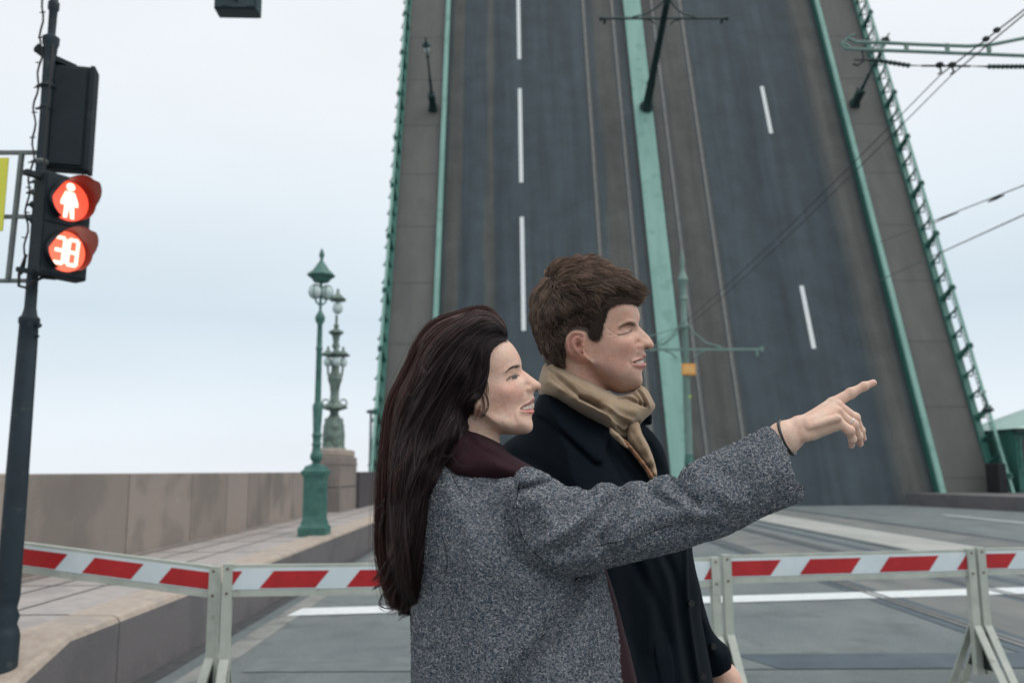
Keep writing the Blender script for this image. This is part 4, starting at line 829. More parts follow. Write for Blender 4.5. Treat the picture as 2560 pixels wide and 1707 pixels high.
# ------------------------------------------------------------------ hand and forearm (one field, 1 mm)
Hc = lambda x, y: (1840 + x / 3.92, 900 + y / 3.92)
HYb = 1.50
def hp(x, y, dy=0.): a, b_ = Hc(x, y); return atY(a, b_, HYb + dy)
hu = HYb / 2160 / 3.92
lo = hp(150, 1000); hi = hp(1420, 130)
hx = np.arange(lo[0], hi[0], .001); hz = np.arange(lo[2] - .01, hi[2] + .01, .001); hy = np.arange(HYb - .065, HYb + .075, .001); G = grid3(hx, hy, hz)
R = lambda u: u * hu
parts = [(hp(110, 1090, -.008), hp(470, 767, -.005), R(128), R(138), .01), (hp(470, 765, -.005), hp(620, 680, -.003), R(140), R(122), .02)]
Fg = capsule(G, *parts[0][:4])
Fg = smin(Fg, capsule(G, *parts[1][:4]), .02)
for mcp, r0, r1 in ((hp(945, 428, .020), 95, 62), (hp(990, 470, .004), 105, 62), (hp(985, 530, -.012), 105, 62), (hp(975, 602, -.025), 100, 60)):
    st = hp(640, 665, (mcp[1] - HYb) * .5); Fg = smin(Fg, capsule(G, st, mcp, R(r0), R(r1)), .009)
Fg = smin(Fg, capsule(G, hp(760, 700, -.018), hp(960, 640, -.024), R(75), R(55)), .012)
fingers = [[(hp(955, 425, .020), 62), (hp(1125, 325, .018), 50), (hp(1255, 258, .016), 41), (hp(1345, 222, .015), 33)],
           [(hp(1000, 455, .004), 58), (hp(1165, 565, .002), 45), (hp(1222, 690, .012), 37), (hp(1250, 768, .020), 28)],
           [(hp(1000, 520, -.012), 56), (hp(1150, 632, -.016), 45), (hp(1200, 745, -.004), 37), (hp(1218, 822, .006), 29)],
           [(hp(985, 600, -.025), 54), (hp(1112, 690, -.031), 43), (hp(1140, 775, -.022), 35), (hp(1132, 838, -.012), 28)],
           [(hp(720, 660, .03), 70), (hp(860, 600, .048), 52), (hp(985, 560, .052), 42), (hp(1060, 560, .046), 34)]]
for fi, Fi in enumerate(fingers):
    d = None
    for (a, ra), (b_, rb) in zip(Fi[:-1], Fi[1:]):
        c_ = capsule(G, a, b_, R(ra), R(rb)); d = c_ if d is None else smin(d, c_, .002)
    for (a, ra) in Fi[1:3]: d = smin(d, capsule(G, a, a + np.array([.0005, 0, .0005]), R(ra) * 1.07, R(ra) * 1.05), .004)
    Fg = smin(Fg, d, .005 if fi < 4 else .012)
for a, b_ in ((hp(700, 590, -.024), hp(985, 425, .0)), (hp(710, 620, -.03), hp(1000, 492, -.022)), (hp(720, 655, -.034), hp(1000, 566, -.040))):
    Fg = smin(Fg, capsule(G, a, b_, R(22), R(30)), .009)
Fg = smin(Fg, capsule(G, hp(690, 745, -.026), hp(700, 742, -.026), R(40), R(40)), .012)
Vh, Qh = nets(Fg, np.array([hx[0], hy[0], hz[0]]), .001)
D = lambda P, q: ((P - q) ** 2).sum(1)
ch = np.tile(np.array((.74, .52, .405)), (len(Vh), 1))
def cdot(c, P, q, col, s_, amt): a = (np.exp(-D(P, q) / s_ ** 2) * amt)[:, None]; return c * (1 - a) + np.array(col) * a
for Fi in fingers[:4]:
    ch = cdot(ch, Vh, Fi[-1][0], (.72, .32, .26), .010, .6); ch = cdot(ch, Vh, Fi[1][0], (.70, .40, .30), .007, .45); ch = cdot(ch, Vh, Fi[0][0] + [0, -.01, .005], (.72, .45, .34), .009, .3)
for Fi, dv in ((fingers[0], (.0, -.002, .0055)), (fingers[1], (.0045, -.003, -.001)), (fingers[2], (.0045, -.003, -.001)), (fingers[3], (.0, -.004, -.001))): ch = cdot(ch, Vh, Fi[-1][0] + np.array(dv), (.82, .62, .56), .0042, .75)
for x, y in ((745, 690), (735, 715), (752, 735)): ch = cdot(ch, Vh, hp(x, y, -.045), (.6, .38, .28), .006, .25)
Vall = np.r_[V, Vh]; Qall = np.r_[Q, Qh + len(V)]; call = np.r_[colh, ch]
# plain inner torso, arms and legs that join neck and hand
def rough_body(chain_list, xs, ys, zs, k=.03):
    G = grid3(xs, ys, zs); d = None
    for a, b_, ra, rb in chain_list:
        c_ = capsule(G, a, b_, ra, rb); d = c_ if d is None else smin(d, c_, k)
    return nets3(d, xs, ys, zs)
sh = atY(1260, 1310, 1.44); el = atY(1600, 1305, 1.42); wr = hp(130, 1080, -.008)
ch_ = [((WO[0], WY, 1.27), (WO[0], WY, 1.0), .09, .10), ((WO[0] - .0, WY, 1.40), (WO[0], WY, 1.28), .042, .07), (tuple(sh), tuple(el), .045, .038), (tuple(el), tuple(wr), .037, .026),
       ((WO[0], 1.58, 1.32), (WO[0] + .06, 1.66, 1.05), .045, .04), ((WO[0] + .06, 1.66, 1.05), (WO[0] + .18, 1.66, .98), .036, .027),
       ((WO[0], WY - .07, .98), (WO[0] + .02, WY - .08, .5), .08, .055), ((WO[0] + .02, WY - .08, .5), (WO[0], WY - .08, .09), .05, .035), ((WO[0], WY + .07, .98), (WO[0] - .04, WY + .09, .5), .08, .055), ((WO[0] - .04, WY + .09, .5), (WO[0] - .06, WY + .09, .09), .05, .035)]
Vr, Qr = rough_body(ch_, np.arange(-.25, .62, .012), np.arange(1.25, 1.80, .012), np.arange(.03, 1.48, .012))
cr = np.tile(np.array((.5, .33, .25)), (len(Vr), 1)); cr[Vr[:, 2] < .95] = (.012, .012, .014)
n0 = len(Vall); Vall = np.r_[Vall, Vr]; Qall = np.r_[Qall, Qr + n0]; call = np.r_[call, cr]
mesh_np('body', Vall - WO, Qall, M['skin'], woman, True, call)
for x, dx in ((WY - .08, 0), (WY + .09, -.06)):
    b = MB(); cx = dx; yv = x - WY; b.add([], []); b.lathe([(.042, .0), (.046, .02), (.042, .10), (.05, .26), (.045, .27)], (cx, yv, .0), 14); b.frustum([(cx - .04, cx + .19, yv - .045, yv + .045, .0, .004), (cx - .04, cx + .19, yv - .045, yv + .045, .03, .0), (cx - .03, cx + .15, yv - .035, yv + .035, .07, .01)])
    b.build('shoe', M['leather'], woman, True)
# wristband and ring
b = MB(); c0 = np.array(hp(498, 762, -.004)); ax = np.array(hp(620, 690)) - np.array(hp(400, 815)); ax /= np.linalg.norm(ax); tilt = ax + np.array([.0, -.55, -.12]); tilt /= np.linalg.norm(tilt)
u = np.cross(tilt, [0, 1, .0]); u /= np.linalg.norm(u); v = np.cross(tilt, u)
b.tube([tuple(c0 + (u * math.cos(a) * .0305 + v * math.sin(a) * .0315) - WO) for a in np.linspace(0, 2 * math.pi, 37)], .0034, 8); b.build('wristband', M['leather'], woman, True)
fa, fb = fingers[2][0][0], fingers[2][1][0]; fd = (fb - fa) / np.linalg.norm(fb - fa); rc = fa + (fb - fa) * .80; u = np.cross(fd, [0, 1, 0]); u /= np.linalg.norm(u); v = np.cross(fd, u)
M['silver'] = mat('silver ring', (.75, .74, .72), None, rough=.2, metal=1.)
b = MB(); b.tube([tuple(rc + (u * math.cos(a) + v * math.sin(a)) * R(53) - WO) for a in np.linspace(0, 2 * math.pi, 25)], .0011, 8); b.ball(tuple(rc + (-v * .8 * np.sign(v[1]) + np.array([.3, 0, .3])) * R(56) - WO), .0022, 8); b.build('ring', M['silver'], woman, True)
# ------------------------------------------------------------------ woman's coat
gx = np.arange(-.27, .62, .0035); gz = np.arange(.42, 1.53, .0035)
ident = lambda x, y: (x, y)
torso = [(1120, 1130), (1070, 1165), (1035, 1240), (1022, 1350), (1024, 1470), (1030, 1560), (1030, 1720), (1018, 1950), (1005, 2280), (1640, 2290), (1600, 1950), (1566, 1740), (1545, 1580), (1522, 1480), (1500, 1400), (1470, 1320), (1420, 1245), (1370, 1195), (1320, 1168), (1270, 1152), (1200, 1150)]
tc_ = [(1230, 1200, .125), (1150, 1230, .135), (1100, 1300, .11), (1200, 1300, .165), (1300, 1230, .15), (1300, 1350, .17), (1150, 1450, .15), (1300, 1500, .165), (1420, 1400, .12), (1450, 1520, .12), (1200, 1700, .17), (1350, 1700, .165), (1480, 1700, .13), (1100, 1650, .13), (1250, 2000, .19), (1450, 2000, .15), (1100, 2000, .14), (1300, 2250, .19), (1480, 2250, .15), (1080, 2250, .12), (1350, 1260, .13)]
tf = Form(torso, 1.50, tc_, .0035, ident, kd=.22, grid=(gx, gz))
tf.ridge([(1455, 1430), (1425, 1505), (1370, 1590), (1300, 1670), (1240, 1760)], .018, -.028, .16)
tf.ridge([(1500, 1470), (1480, 1560), (1420, 1660), (1380, 1760)], .018, .012, .14); tf.ridge([(1330, 1450), (1330, 1550), (1270, 1650)], .022, .008, .16); tf.ridge([(1120, 1500), (1130, 1650), (1120, 1800)], .02, -.008, .14)
tf.ridge([(1180, 1230), (1230, 1205), (1270, 1175)], .011, -.010, .13); tf.ridge([(1240, 1250), (1290, 1290), (1300, 1360)], .018, -.006, .15); tf.ridge([(1160, 1380), (1240, 1420), (1330, 1440)], .03, .006, .15)
for i in range(14): tf.ridge([(rng.uniform(1060, 1500), rng.uniform(1280, 1700)), (rng.uniform(1060, 1500), rng.uniform(1280, 1700))], .03, rng.uniform(-.002, .002), .15)
sl_out = [(1285, 1200), (1310, 1168), (1349, 1178), (1392, 1203), (1418, 1219), (1442, 1218), (1460, 1227), (1478, 1226), (1496, 1211), (1524, 1209), (1552, 1219), (1574, 1206), (1602, 1204), (1618, 1209), (1640, 1194), (1674, 1188), (1695, 1196), (1712, 1170), (1763, 1141), (1850, 1102), (1896, 1076),
          (1921, 1068), (1942, 1088), (1962, 1120), (1980, 1145), (1990, 1170), (2000, 1190), (2008, 1216), (2006, 1238), (1992, 1254), (1950, 1272), (1900, 1292), (1814, 1336), (1750, 1355), (1687, 1376), (1580, 1402), (1508, 1420), (1470, 1432), (1410, 1440), (1350, 1420), (1308, 1375), (1282, 1313), (1276, 1255)]
sY = lambda x, y: 1.36 + (x - 1300) * .00018
sc = [(1330, 1260, .080), (1350, 1340, .088), (1420, 1300, .088), (1500, 1310, .082), (1600, 1300, .078), (1700, 1270, .075), (1800, 1230, .070), (1900, 1190, .064), (1960, 1190, .058), (1440, 1390, .060), (1400, 1240, .062), (1930, 1130, .045), (1980, 1220, .04), (1940, 1240, .045)]
sf_ = Form(sl_out, 1.4, sc, .0035, ident, kd=.16, Yf=sY, grid=(gx, gz), n=3)
for P, sg, am in (([(1335, 1362), (1410, 1318), (1470, 1268), (1510, 1232)], .011, .013), ([(1395, 1372), (1450, 1330), (1500, 1290), (1530, 1250)], .010, -.012), ([(1300, 1225), (1345, 1212), (1380, 1203)], .006, -.016), ([(1290, 1200), (1340, 1190), (1370, 1186)], .008, .006), ([(1310, 1262), (1370, 1235), (1430, 1228)], .010, .008),
                  ([(1500, 1345), (1540, 1290), (1565, 1235), (1560, 1215)], .009, -.014), ([(1545, 1350), (1585, 1290), (1600, 1225)], .011, .010), ([(1615, 1210), (1640, 1240), (1690, 1262)], .009, -.010), ([(1696, 1192), (1705, 1225), (1740, 1262)], .010, -.016), ([(1660, 1200), (1675, 1235), (1720, 1275), (1780, 1290)], .012, .010),
                  ([(1740, 1180), (1790, 1230), (1850, 1260)], .014, .006), ([(1460, 1225), (1440, 1262), (1400, 1290)], .009, -.008), ([(1330, 1395), (1400, 1400), (1480, 1392)], .014, .010), ([(1480, 1212), (1460, 1270)], .008, .004), ([(1770, 1150), (1800, 1180), (1860, 1200)], .012, -.005), ([(1620, 1330), (1700, 1310), (1790, 1300)], .012, -.006), ([(1880, 1110), (1900, 1170), (1910, 1250)], .012, .004)):
    sf_.ridge(P, sg, am * 1.35, .07)
ysT = np.arange(1.24, 1.72, .0035)
Ft = tf.field(ysT); Fs = sf_.field(ysT)
Fc = smin(Ft, Fs, .012)
# open cuff
G = grid3(gx, ysT, gz); a = atY(1975, 1160, 1.47); d_ = atY(1890, 1195, 1.46) - a; a = a
cuff = capsule(G, tuple(atY(2050, 1135, 1.475)), tuple(atY(1985, 1178, 1.47)), .040, .036)
Fc = np.maximum(Fc, -cuff)
Fc = np.maximum(Fc, (1.0 - 0) * (G[2] * 0 + .46) - G[2])
Vc, Qc = nets3(Fc.astype(np.float32), gx, ysT, gz)
wcoat = mesh_np('coat', Vc - WO, Qc, M['wool'], woman, True, np.tile([.1, .11, .12], (len(Vc), 1)))
def woolcolors(m):
    t = m.node_tree; b = t.nodes['Principled BSDF']; L = t.links.new
    for l in list(b.inputs['Base Color'].links): t.links.remove(l)
    tcn = N('ShaderNodeTexCoord', t); n1 = N('ShaderNodeTexNoise', t); n1.inputs['Scale'].default_value = 340; n1.inputs['Detail'].default_value = 2; L(tcn.outputs['Object'], n1.inputs['Vector'])
    r = N('ShaderNodeValToRGB', t); L(n1.outputs[0], r.inputs[0]); ramp(r.color_ramp.elements, [(.34, (.035, .058, .085)), (.5, (.15, .175, .2)), (.66, (.38, .38, .385))]); L(r.outputs[0], b.inputs['Base Color'])
    bm_ = N('ShaderNodeBump', t); bm_.inputs['Strength'].default_value = .8; bm_.inputs['Distance'].default_value = .003; L(n1.outputs[0], bm_.inputs['Height']); L(bm_.outputs[0], b.inputs['Normal'])
M['woolbase'] = vcmat('boucle wool ground', .9, 0, .15, 0, 1, .1); woolcolors(M['woolbase']); wcoat.data.materials[0] = M['woolbase']
def tri_sample(V, Q, n, wfun=None):
    A, B, C_, D_ = (V[Q[:, i]] for i in range(4)); nrm = np.cross(C_ - A, D_ - B); ar = np.linalg.norm(nrm, axis=1); nn = nrm / (ar[:, None] + 1e-12)
    w_ = ar * (wfun(A, nn) if wfun is not None else 1); k = rng.choice(len(Q), n, p=w_ / w_.sum()); u, v = rng.random((2, n, 1))
    return (A[k] * (1 - u) * (1 - v) + B[k] * u * (1 - v) + C_[k] * u * v + D_[k] * (1 - u) * v), nn[k]
def tufts(V, Q, n, ln, wd, pal, name, parent, org, zmin=1.0):
    P, Nn = tri_sample(V, Q, n, lambda A, nn: np.where(A[:, 2] > zmin, 1., .3) * np.where(nn[:, 1] < .35, 1., .15))
    d = rng.normal(size=(n, 3)); d -= (d * Nn).sum(1, keepdims=True) * Nn; d /= np.linalg.norm(d, axis=1, keepdims=True); s_ = np.cross(Nn, d); L_ = ln * rng.uniform(.5, 1.3, (n, 1)); hN = rng.uniform(.25, .9, (n, 1)) * L_ * .55
    p0 = P - d * L_ * .5; p1 = P - d * L_ * .22 + Nn * hN + s_ * L_ * rng.uniform(-.3, .3, (n, 1)); p2 = P + d * L_ * .22 + Nn * hN * rng.uniform(.6, 1.1, (n, 1)) + s_ * L_ * rng.uniform(-.3, .3, (n, 1)); p3 = P + d * L_ * .5 + Nn * hN * rng.uniform(-.1, .6, (n, 1))
    W_ = wd * rng.uniform(.6, 1.3, (n, 1)); sd_ = s_ * .8 + Nn * .6
    Vt = np.stack([p + sg * sd_ * W_ * k for p, k in ((p0, .5), (p1, 1), (p2, 1), (p3, .4)) for sg in (-.5, .5)], 1).reshape(-1, 3)
    b0 = np.arange(n) * 8; Qt = np.concatenate([np.stack([b0 + 2 * j, b0 + 2 * j + 1, b0 + 2 * j + 3, b0 + 2 * j + 2], 1) for j in range(3)])
    pal = np.array(pal); cc = pal[rng.integers(0, len(pal), n)] * rng.uniform(.8, 1.2, (n, 1)); return mesh_np(name, Vt - org, Qt, M['wool'], parent, True, np.repeat(cc, 8, 0))
nap = tufts(Vc, Qc, 250000, .0040, .0008, [(.028, .052, .082), (.06, .09, .125), (.135, .165, .20), (.26, .275, .295), (.36, .36, .37), (.50, .485, .49)], 'wool_nap', wcoat, WO)
def onform(form, P, off=.0):
    out_ = []
    for x, y in smooth_poly(P, 6, False):
        q = form.f(x, y, .0)
        for _ in range(3):
            T = form.Tat(q[None])[0]; r_ = ray(*form.mp(x, y)); Yn = form.yc(q[0], q[1]) - T - off; w_ = r_ * (Yn / r_[1]) + np.array([0, 0, H]); q = np.array([w_[0], w_[2]])
        out_.append(w_)
    return out_
b = MB(); b.tube([tuple(p - WO) for p in onform(sf_, [(1300, 1200), (1292, 1250), (1295, 1310), (1318, 1362), (1358, 1400)], .003)], .0007, 5); b.build('sleeve_seam', M['leather'], wcoat)
b = MB(); b.tube([tuple(p - WO) for p in onform(sf_, [(1470, 1368), (1550, 1352), (1620, 1332), (1680, 1312)], .002)], .0008, 5); b.build('arm_seam', M['leather'], wcoat)
# dress and collar
def formmesh(form, ys, name, m, parent, org, zcut=None, cut=None):
    Fv = form.field(ys)
    if zcut is not None: Fv = np.maximum(Fv, zcut - form.zs[None, None, :])
    if cut is not None: Fv = cut(Fv, grid3(form.xs, ys, form.zs))
    V, Q = nets3(Fv.astype(np.float32), form.xs, ys, form.zs); return mesh_np(name, V - org, Q, m, parent), V, Q
df = Form([(1150, 1200), (1100, 1500), (1090, 2200), (1690, 2230), (1640, 1950), (1604, 1760), (1580, 1650), (1556, 1560), (1535, 1480), (1510, 1410), (1470, 1320), (1400, 1240), (1300, 1190)], 1.52,
          [(1300, 1300, .12), (1300, 1500, .13), (1300, 1800, .14), (1500, 1500, .07), (1540, 1650, .07), (1500, 1900, .10), (1300, 2150, .14), (1450, 1380, .08)], .005, kd=.2)
for i in range(3): df.ridge([(1520 + 14 * i, 1420), (1560 + 14 * i, 1600), (1590 + 14 * i, 1760)], .006, .004, .05)
df.T0 = df.T0
formmesh(df, np.arange(1.34, 1.70, .005), 'dress', M['burgundy'], woman, WO)
cf = Form([(1105, 1035), (1150, 1058), (1178, 1068), (1212, 1082), (1236, 1097), (1256, 1113), (1270, 1130), (1300, 1149), (1345, 1176), (1350, 1205), (1250, 1225), (1120, 1225), (1085, 1150), (1085, 1070)], 1.50,
          [(1180, 1120, .078), (1220, 1140, .080), (1150, 1180, .095), (1250, 1160, .083), (1300, 1180, .07), (1130, 1090, .07), (1210, 1100, .066)], .003, kd=.26)
cf.ridge([(1225, 1110), (1262, 1135), (1300, 1160)], .006, .004, .07); cf.ridge([(1170, 1090), (1210, 1125), (1250, 1150)], .005, -.003, .07)
formmesh(cf, np.arange(1.38, 1.62, .003), 'collar', M['burgundy'], woman, WO)
# ------------------------------------------------------------------ woman's hair
ho = [(1266, 850), (1268, 828), (1256, 804), (1232, 782), (1197, 772), (1159, 782), (1118, 792), (1079, 812), (1048, 852), (1028, 892), (1006, 940), (980, 990), (968, 1059), (960, 1139), (958, 1240), (955, 1323), (957, 1386), (968, 1432), (987, 1480), (1012, 1505), (1055, 1515), (1078, 1485), (1100, 1425), (1108, 1370), (1112, 1307), (1118, 1245), (1136, 1198), (1144, 1160), (1168, 1125), (1182, 1082), (1178, 1050), (1174, 1012), (1192, 990), (1207, 962), (1208, 930), (1216, 903), (1213, 878), (1224, 864), (1246, 856)]
hc = [(1180, 830, .070), (1120, 850, .076), (1150, 900, .086), (1080, 900, .076), (1100, 1000, .090), (1050, 980, .074), (1020, 1100, .080), (1080, 1100, .098), (1130, 1080, .088), (1190, 930, .076), (1225, 840, .055), (1245, 822, .040), (1020, 1250, .105), (1070, 1250, .125), (1020, 1400, .115), (1070, 1400, .130), (1050, 1480, .10), (985, 1300, .07), (985, 1150, .06), (1120, 1180, .10)]
ho = [(x + (13 if (x < 1045 and y > 880) else 0) + (5 if (1045 <= x < 1110 and y < 880) else 0), y + (4 if y < 830 else 0)) for x, y in ho]
hhf = Form(ho, WY, hc, .0025, ident, kd=.30)
Gq = np.c_[hhf.X.ravel(), hhf.Z.ravel()]; hT = hf.Tat(Gq).reshape(hhf.X.shape); inr = (hhf.X > hf.xs[0]) & (hhf.X < hf.xs[-1]) & (hhf.Z > hf.zs[0]) & (hhf.Z < hf.zs[-1]); hT = np.where(inr, hT, 0)
hhf.T0 = np.where(hhf.sd > 0, np.maximum(hhf.T0, (hT + .005 * np.clip(hhf.sd / .004, 0, 1)) * (hT > .002)), hhf.T0)
for i in range(40):
    y0 = rng.uniform(800, 1300); x0 = rng.uniform(980, 1220) - max(0, y0 - 1000) * .18
    hhf.ridge([(x0, y0), (x0 - rng.uniform(10, 45), y0 + 90), (x0 - rng.uniform(30, 70), y0 + 210)], rng.uniform(.004, .008), rng.uniform(-.006, .005), .07)
ysh = np.arange(WY - .15, WY + .15, .0025)
Fhh = hhf.field(ysh)
hairmass = vcmat('hair mass', .8, 0, 0, .6, 200, .08)
Vm, Qm = nets3(Fhh, hhf.xs, ysh, hhf.zs)
hair = mesh_np('hair', Vm - WO, Qm, hairmass, woman, True, np.tile([.010, .007, .007], (len(Vm), 1)))
GW = [[(1075, 235), (1010, 150), (930, 95), (820, 100), (690, 145), (520, 205), (400, 340), (320, 520), (240, 690), (165, 850), (135, 1050), (112, 1300), (100, 1600), (98, 1900), (130, 2200), (190, 2430)],
      [(1080, 270), (1020, 190), (920, 150), (800, 180), (670, 250), (540, 370), (430, 520), (350, 700), (270, 880), (215, 1080), (180, 1300), (160, 1500), (150, 1700), (150, 1950), (190, 2200), (260, 2440)],
      [(1085, 300), (1020, 235), (930, 230), (830, 290), (730, 390), (620, 530), (530, 700), (450, 860), (370, 1020), (310, 1190), (265, 1380), (235, 1560), (215, 1760), (215, 1980), (250, 2220), (300, 2460)],
      [(1090, 322), (1020, 280), (940, 300), (860, 390), (790, 510), (710, 650), (620, 800), (540, 960), (460, 1120), (400, 1290), (350, 1460), (315, 1640), (290, 1820), (285, 2020), (305, 2240), (345, 2470)],
      [(1085, 338), (1010, 335), (940, 375), (900, 470), (850, 600), (780, 740), (700, 880), (620, 1040), (550, 1190), (490, 1350), (430, 1510), (385, 1680), (360, 1860), (350, 2050), (360, 2260), (385, 2500)],
      [(1000, 375), (940, 420), (925, 510), (915, 600), (880, 700), (830, 800), (765, 920), (705, 1060), (645, 1210), (585, 1370), (515, 1530), (465, 1700), (430, 1880), (415, 2070), (415, 2280), (425, 2480)],
      [(955, 420), (932, 520), (925, 620), (915, 720), (870, 800), (800, 850), (778, 950), (765, 1070), (725, 1220), (665, 1380), (600, 1540), (545, 1700), (510, 1880), (495, 2070), (490, 2250), (480, 2400)]]
GW = np.array([[Wc(*p) for p in gde] for gde in GW], float)          # 7,16,2
def resamp(P, K): return np.array(smooth_poly(P, 6, False))[np.linspace(0, (len(P) - 1) * 6, K).astype(int)]
KS = 34; GR = np.array([resamp(g_, KS) for g_ in GW])
def whair(n, side, seed, spread=1., fly=0., kstart=0, rad=.00042, clumps=140, amp=1., prd=0.):
    r_ = np.random.default_rng(seed); cl = np.sort(r_.uniform(0, 5.98, clumps)); ci = r_.integers(0, clumps, n); u = np.clip(cl[ci] + r_.normal(0, .10, n) * spread, 0, 5.98)
    ph = r_.uniform(0, 6.28, clumps)[ci]; am = r_.uniform(.3, 1.4, clumps)[ci]; wl = r_.uniform(.8, 1.7, clumps)[ci]; a = u.astype(int); f = (u - a)[:, None, None]
    P = GR[a] * (1 - f) + GR[a + 1] * f                                # n,K,2 px
    t = np.linspace(0, 1, KS)[None]; tan = np.gradient(P, axis=1); nr = np.stack([-tan[..., 1], tan[..., 0]], -1); nr /= np.linalg.norm(nr, axis=2, keepdims=True) + 1e-9
    wob = (np.sin(t * wl[:, None] * 9 + ph[:, None]) * am[:, None] * 8 * amp * np.clip(u * .8, .18, 1)[:, None] * t ** .8 + np.sin(t * 23 + ph[:, None] * 2) * 1.6 * t + r_.normal(0, 1, (n, 1)) * (1 + 5 * t) * spread * .8)
    wob += 13 * np.sin(2.1 * u[:, None] + 6.8 * t + .4) * t ** .7 * np.clip(u[:, None] * .7, .1, 1) + 4 * np.sin(5.2 * u[:, None] + 15 * t) * t * np.clip(u[:, None] * .7, .1, 1)
    wob += fly * r_.normal(0, 1, (n, 1)) * 9 * t ** 1.5 + fly * np.sin(t * r_.uniform(8, 20, (n, 1)) + r_.uniform(0, 6, (n, 1))) * 6 * t
    P = P + nr * wob[..., None]
    # length: tips end at uneven heights
    kend = np.clip(r_.normal(1.0, .05 if not fly else .12, n) - (r_.random(n) < .12) * r_.uniform(0, .35, n), .35, 1.06)[:, None] ; k0 = r_.uniform(0, kstart, (n, 1)) if kstart else np.zeros((n, 1))
    tt = (k0 + (kend - k0) * t) * (KS - 1); tt = np.clip(tt, 0, KS - 1.001); ia = tt.astype(int); fr = (tt - ia)[..., None]; row = np.arange(n)[:, None]; P = P[row, ia] * (1 - fr) + P[row, ia + 1] * fr
    fl = P.reshape(-1, 2); Wd = atYv(fl, WY); q = Wd[:, [0, 2]]
    lay = r_.uniform(.88, 1.02, (n, 1)) + (r_.uniform(-.06, .07, clumps)[ci] + prd)[:, None]; lay = np.repeat(lay, KS, 1).ravel()
    for _ in range(2):
        T = np.maximum(hhf.Tat(q), .006); inq = (q[:, 0] > hf.xs[0]) & (q[:, 0] < hf.xs[-1]) & (q[:, 1] > hf.zs[0]) & (q[:, 1] < hf.zs[-1]); T = np.maximum(T, np.where(inq, hf.Tat(q) + .003, 0) / np.maximum(lay, .9))
        Yn = WY + side * (T * lay + .0015); Wd = atYv(fl, Yn) if False else None
        d = np.stack([(fl[:, 0] - 1280) / F, -(fl[:, 1] - 853.5) / F, -np.ones(len(fl))], 1) @ RCn.T; Ys = WY + side * (T * lay + .0015) * (1 if side < 0 else 1)
        if side < 0: Wd = d * (Ys / d[:, 1])[:, None] + np.array([0, 0, H]); q = Wd[:, [0, 2]]
        else:
            Wd = d * (WY / d[:, 1])[:, None] + np.array([0, 0, H]); Wd[:, 1] = Ys
    pth = Wd.reshape(n, KS, 3)
    jit = r_.normal(0, 1, (n, 1, 1)) * np.array([.0, .0025, 0]) + np.array([0, 1, 0]) * (.004 * np.sin(t * 11 + ph[:, None]))[..., None] * t[..., None]; pth = pth + jit
    ue = np.clip((1.7 - u) / 1.7, 0, 1)[:, None]; base = np.array([.015, .0085, .0095]); redd = np.array([.085, .036, .027]); shine_tint = (r_.random(n) ** 3)[:, None]
    cc = base * (1 - ue * .75) + redd * ue * .75; cc = cc * (.65 + .9 * shine_tint) + shine_tint * np.array([.040, .028, .029])  # random strands coloured paler, hair shine put into the colour
    tl = np.linspace(0, 1, KS)[None, :, None]; cs = cc[:, None, :] * (1 - .25 * np.sin(tl * 9 + ph[:, None, None]) * 1.) + np.array([.014, .004, .002]) * tl ** 2
    strands(pth - WO, rad * r_.uniform(.6, 1.3, n), cs, 'hair_strands', hair)
whair(6500, -1, 1, 1.8)
whair(5500, -1, 11, .35, 0, 0, .00042, 60, 2.1, .03)
whair(2200, -1, 12, .22, 0, .45, .0004, 34, 3.4, .06)
whair(2600, -1, 5, 1.6, .85, .5, .00026)
whair(500, -1, 6, 2.0, 1.6, .4, .00022)
whair(2500, 1, 2, 1.6)
# loose wisps: hand placed
def wisps(L_, n, sp, rad, Yd, name='wisp', colr=(.03, .016, .014), surf=None):
    for P in L_:
        ps = []; S_ = resamp(P, 16)
        for i in range(n):
            w_ = S_ + rng.normal(0, sp, 2) * np.linspace(.4, 1.6, 16)[:, None] + np.outer(np.sin(np.linspace(0, rng.uniform(2, 6), 16) + rng.uniform(0, 6)), rng.normal(0, sp * .6, 2))
            Wd = atYv(w_, Yd + rng.uniform(-.015, .015))
            if surf is not None:
                for _ in range(3):
                    d = np.stack([(w_[:, 0] - 1280) / F, -(w_[:, 1] - 853.5) / F, -np.ones(16)], 1) @ RCn.T; Yn = WY - hhf.Tat(Wd[:, [0, 2]]) - surf - .006 * np.sin(np.linspace(0, 3.1, 16)) * rng.uniform(.3, 1.3); Wd = d * (Yn / d[:, 1])[:, None] + np.array([0, 0, H])
            ps.append(Wd)
        ps = np.array(ps); strands(ps - WO, rad * rng.uniform(.6, 1.2, len(ps)), np.tile(colr, (len(ps), 1)) * rng.uniform(.6, 1.8, (len(ps), 1)), name, hair)
c2 = lambda x, y: (930 + x / 3.2, 1120 + y / 3.2)
wisps([[c2(*p) for p in L_] for L_ in ([(150, 850), (110, 1050), (30, 1110), (0, 1130)], [(160, 950), (90, 1050), (10, 1050)], [(200, 1000), (150, 1120), (80, 1180), (65, 1260), (130, 1285), (200, 1270)], [(230, 1050), (170, 1180), (160, 1290), (120, 1330)], [(260, 1100), (240, 1250), (160, 1330)], [(300, 1150), (290, 1290), (215, 1380)], [(100, 400), (70, 460), (10, 490)], [(90, 450), (80, 580), (50, 680)], [(330, 1200), (340, 1300), (240, 1360)], [(420, 1200), (440, 1300), (380, 1330)], [(120, 900), (40, 1030), (0, 1060)], [(350, 1150), (300, 1280), (180, 1300)],
                                       [(480, 1100), (490, 1270), (560, 1300)], [(100, 500), (60, 620), (60, 720)])], 16, 2.2, .00026, 1.47)
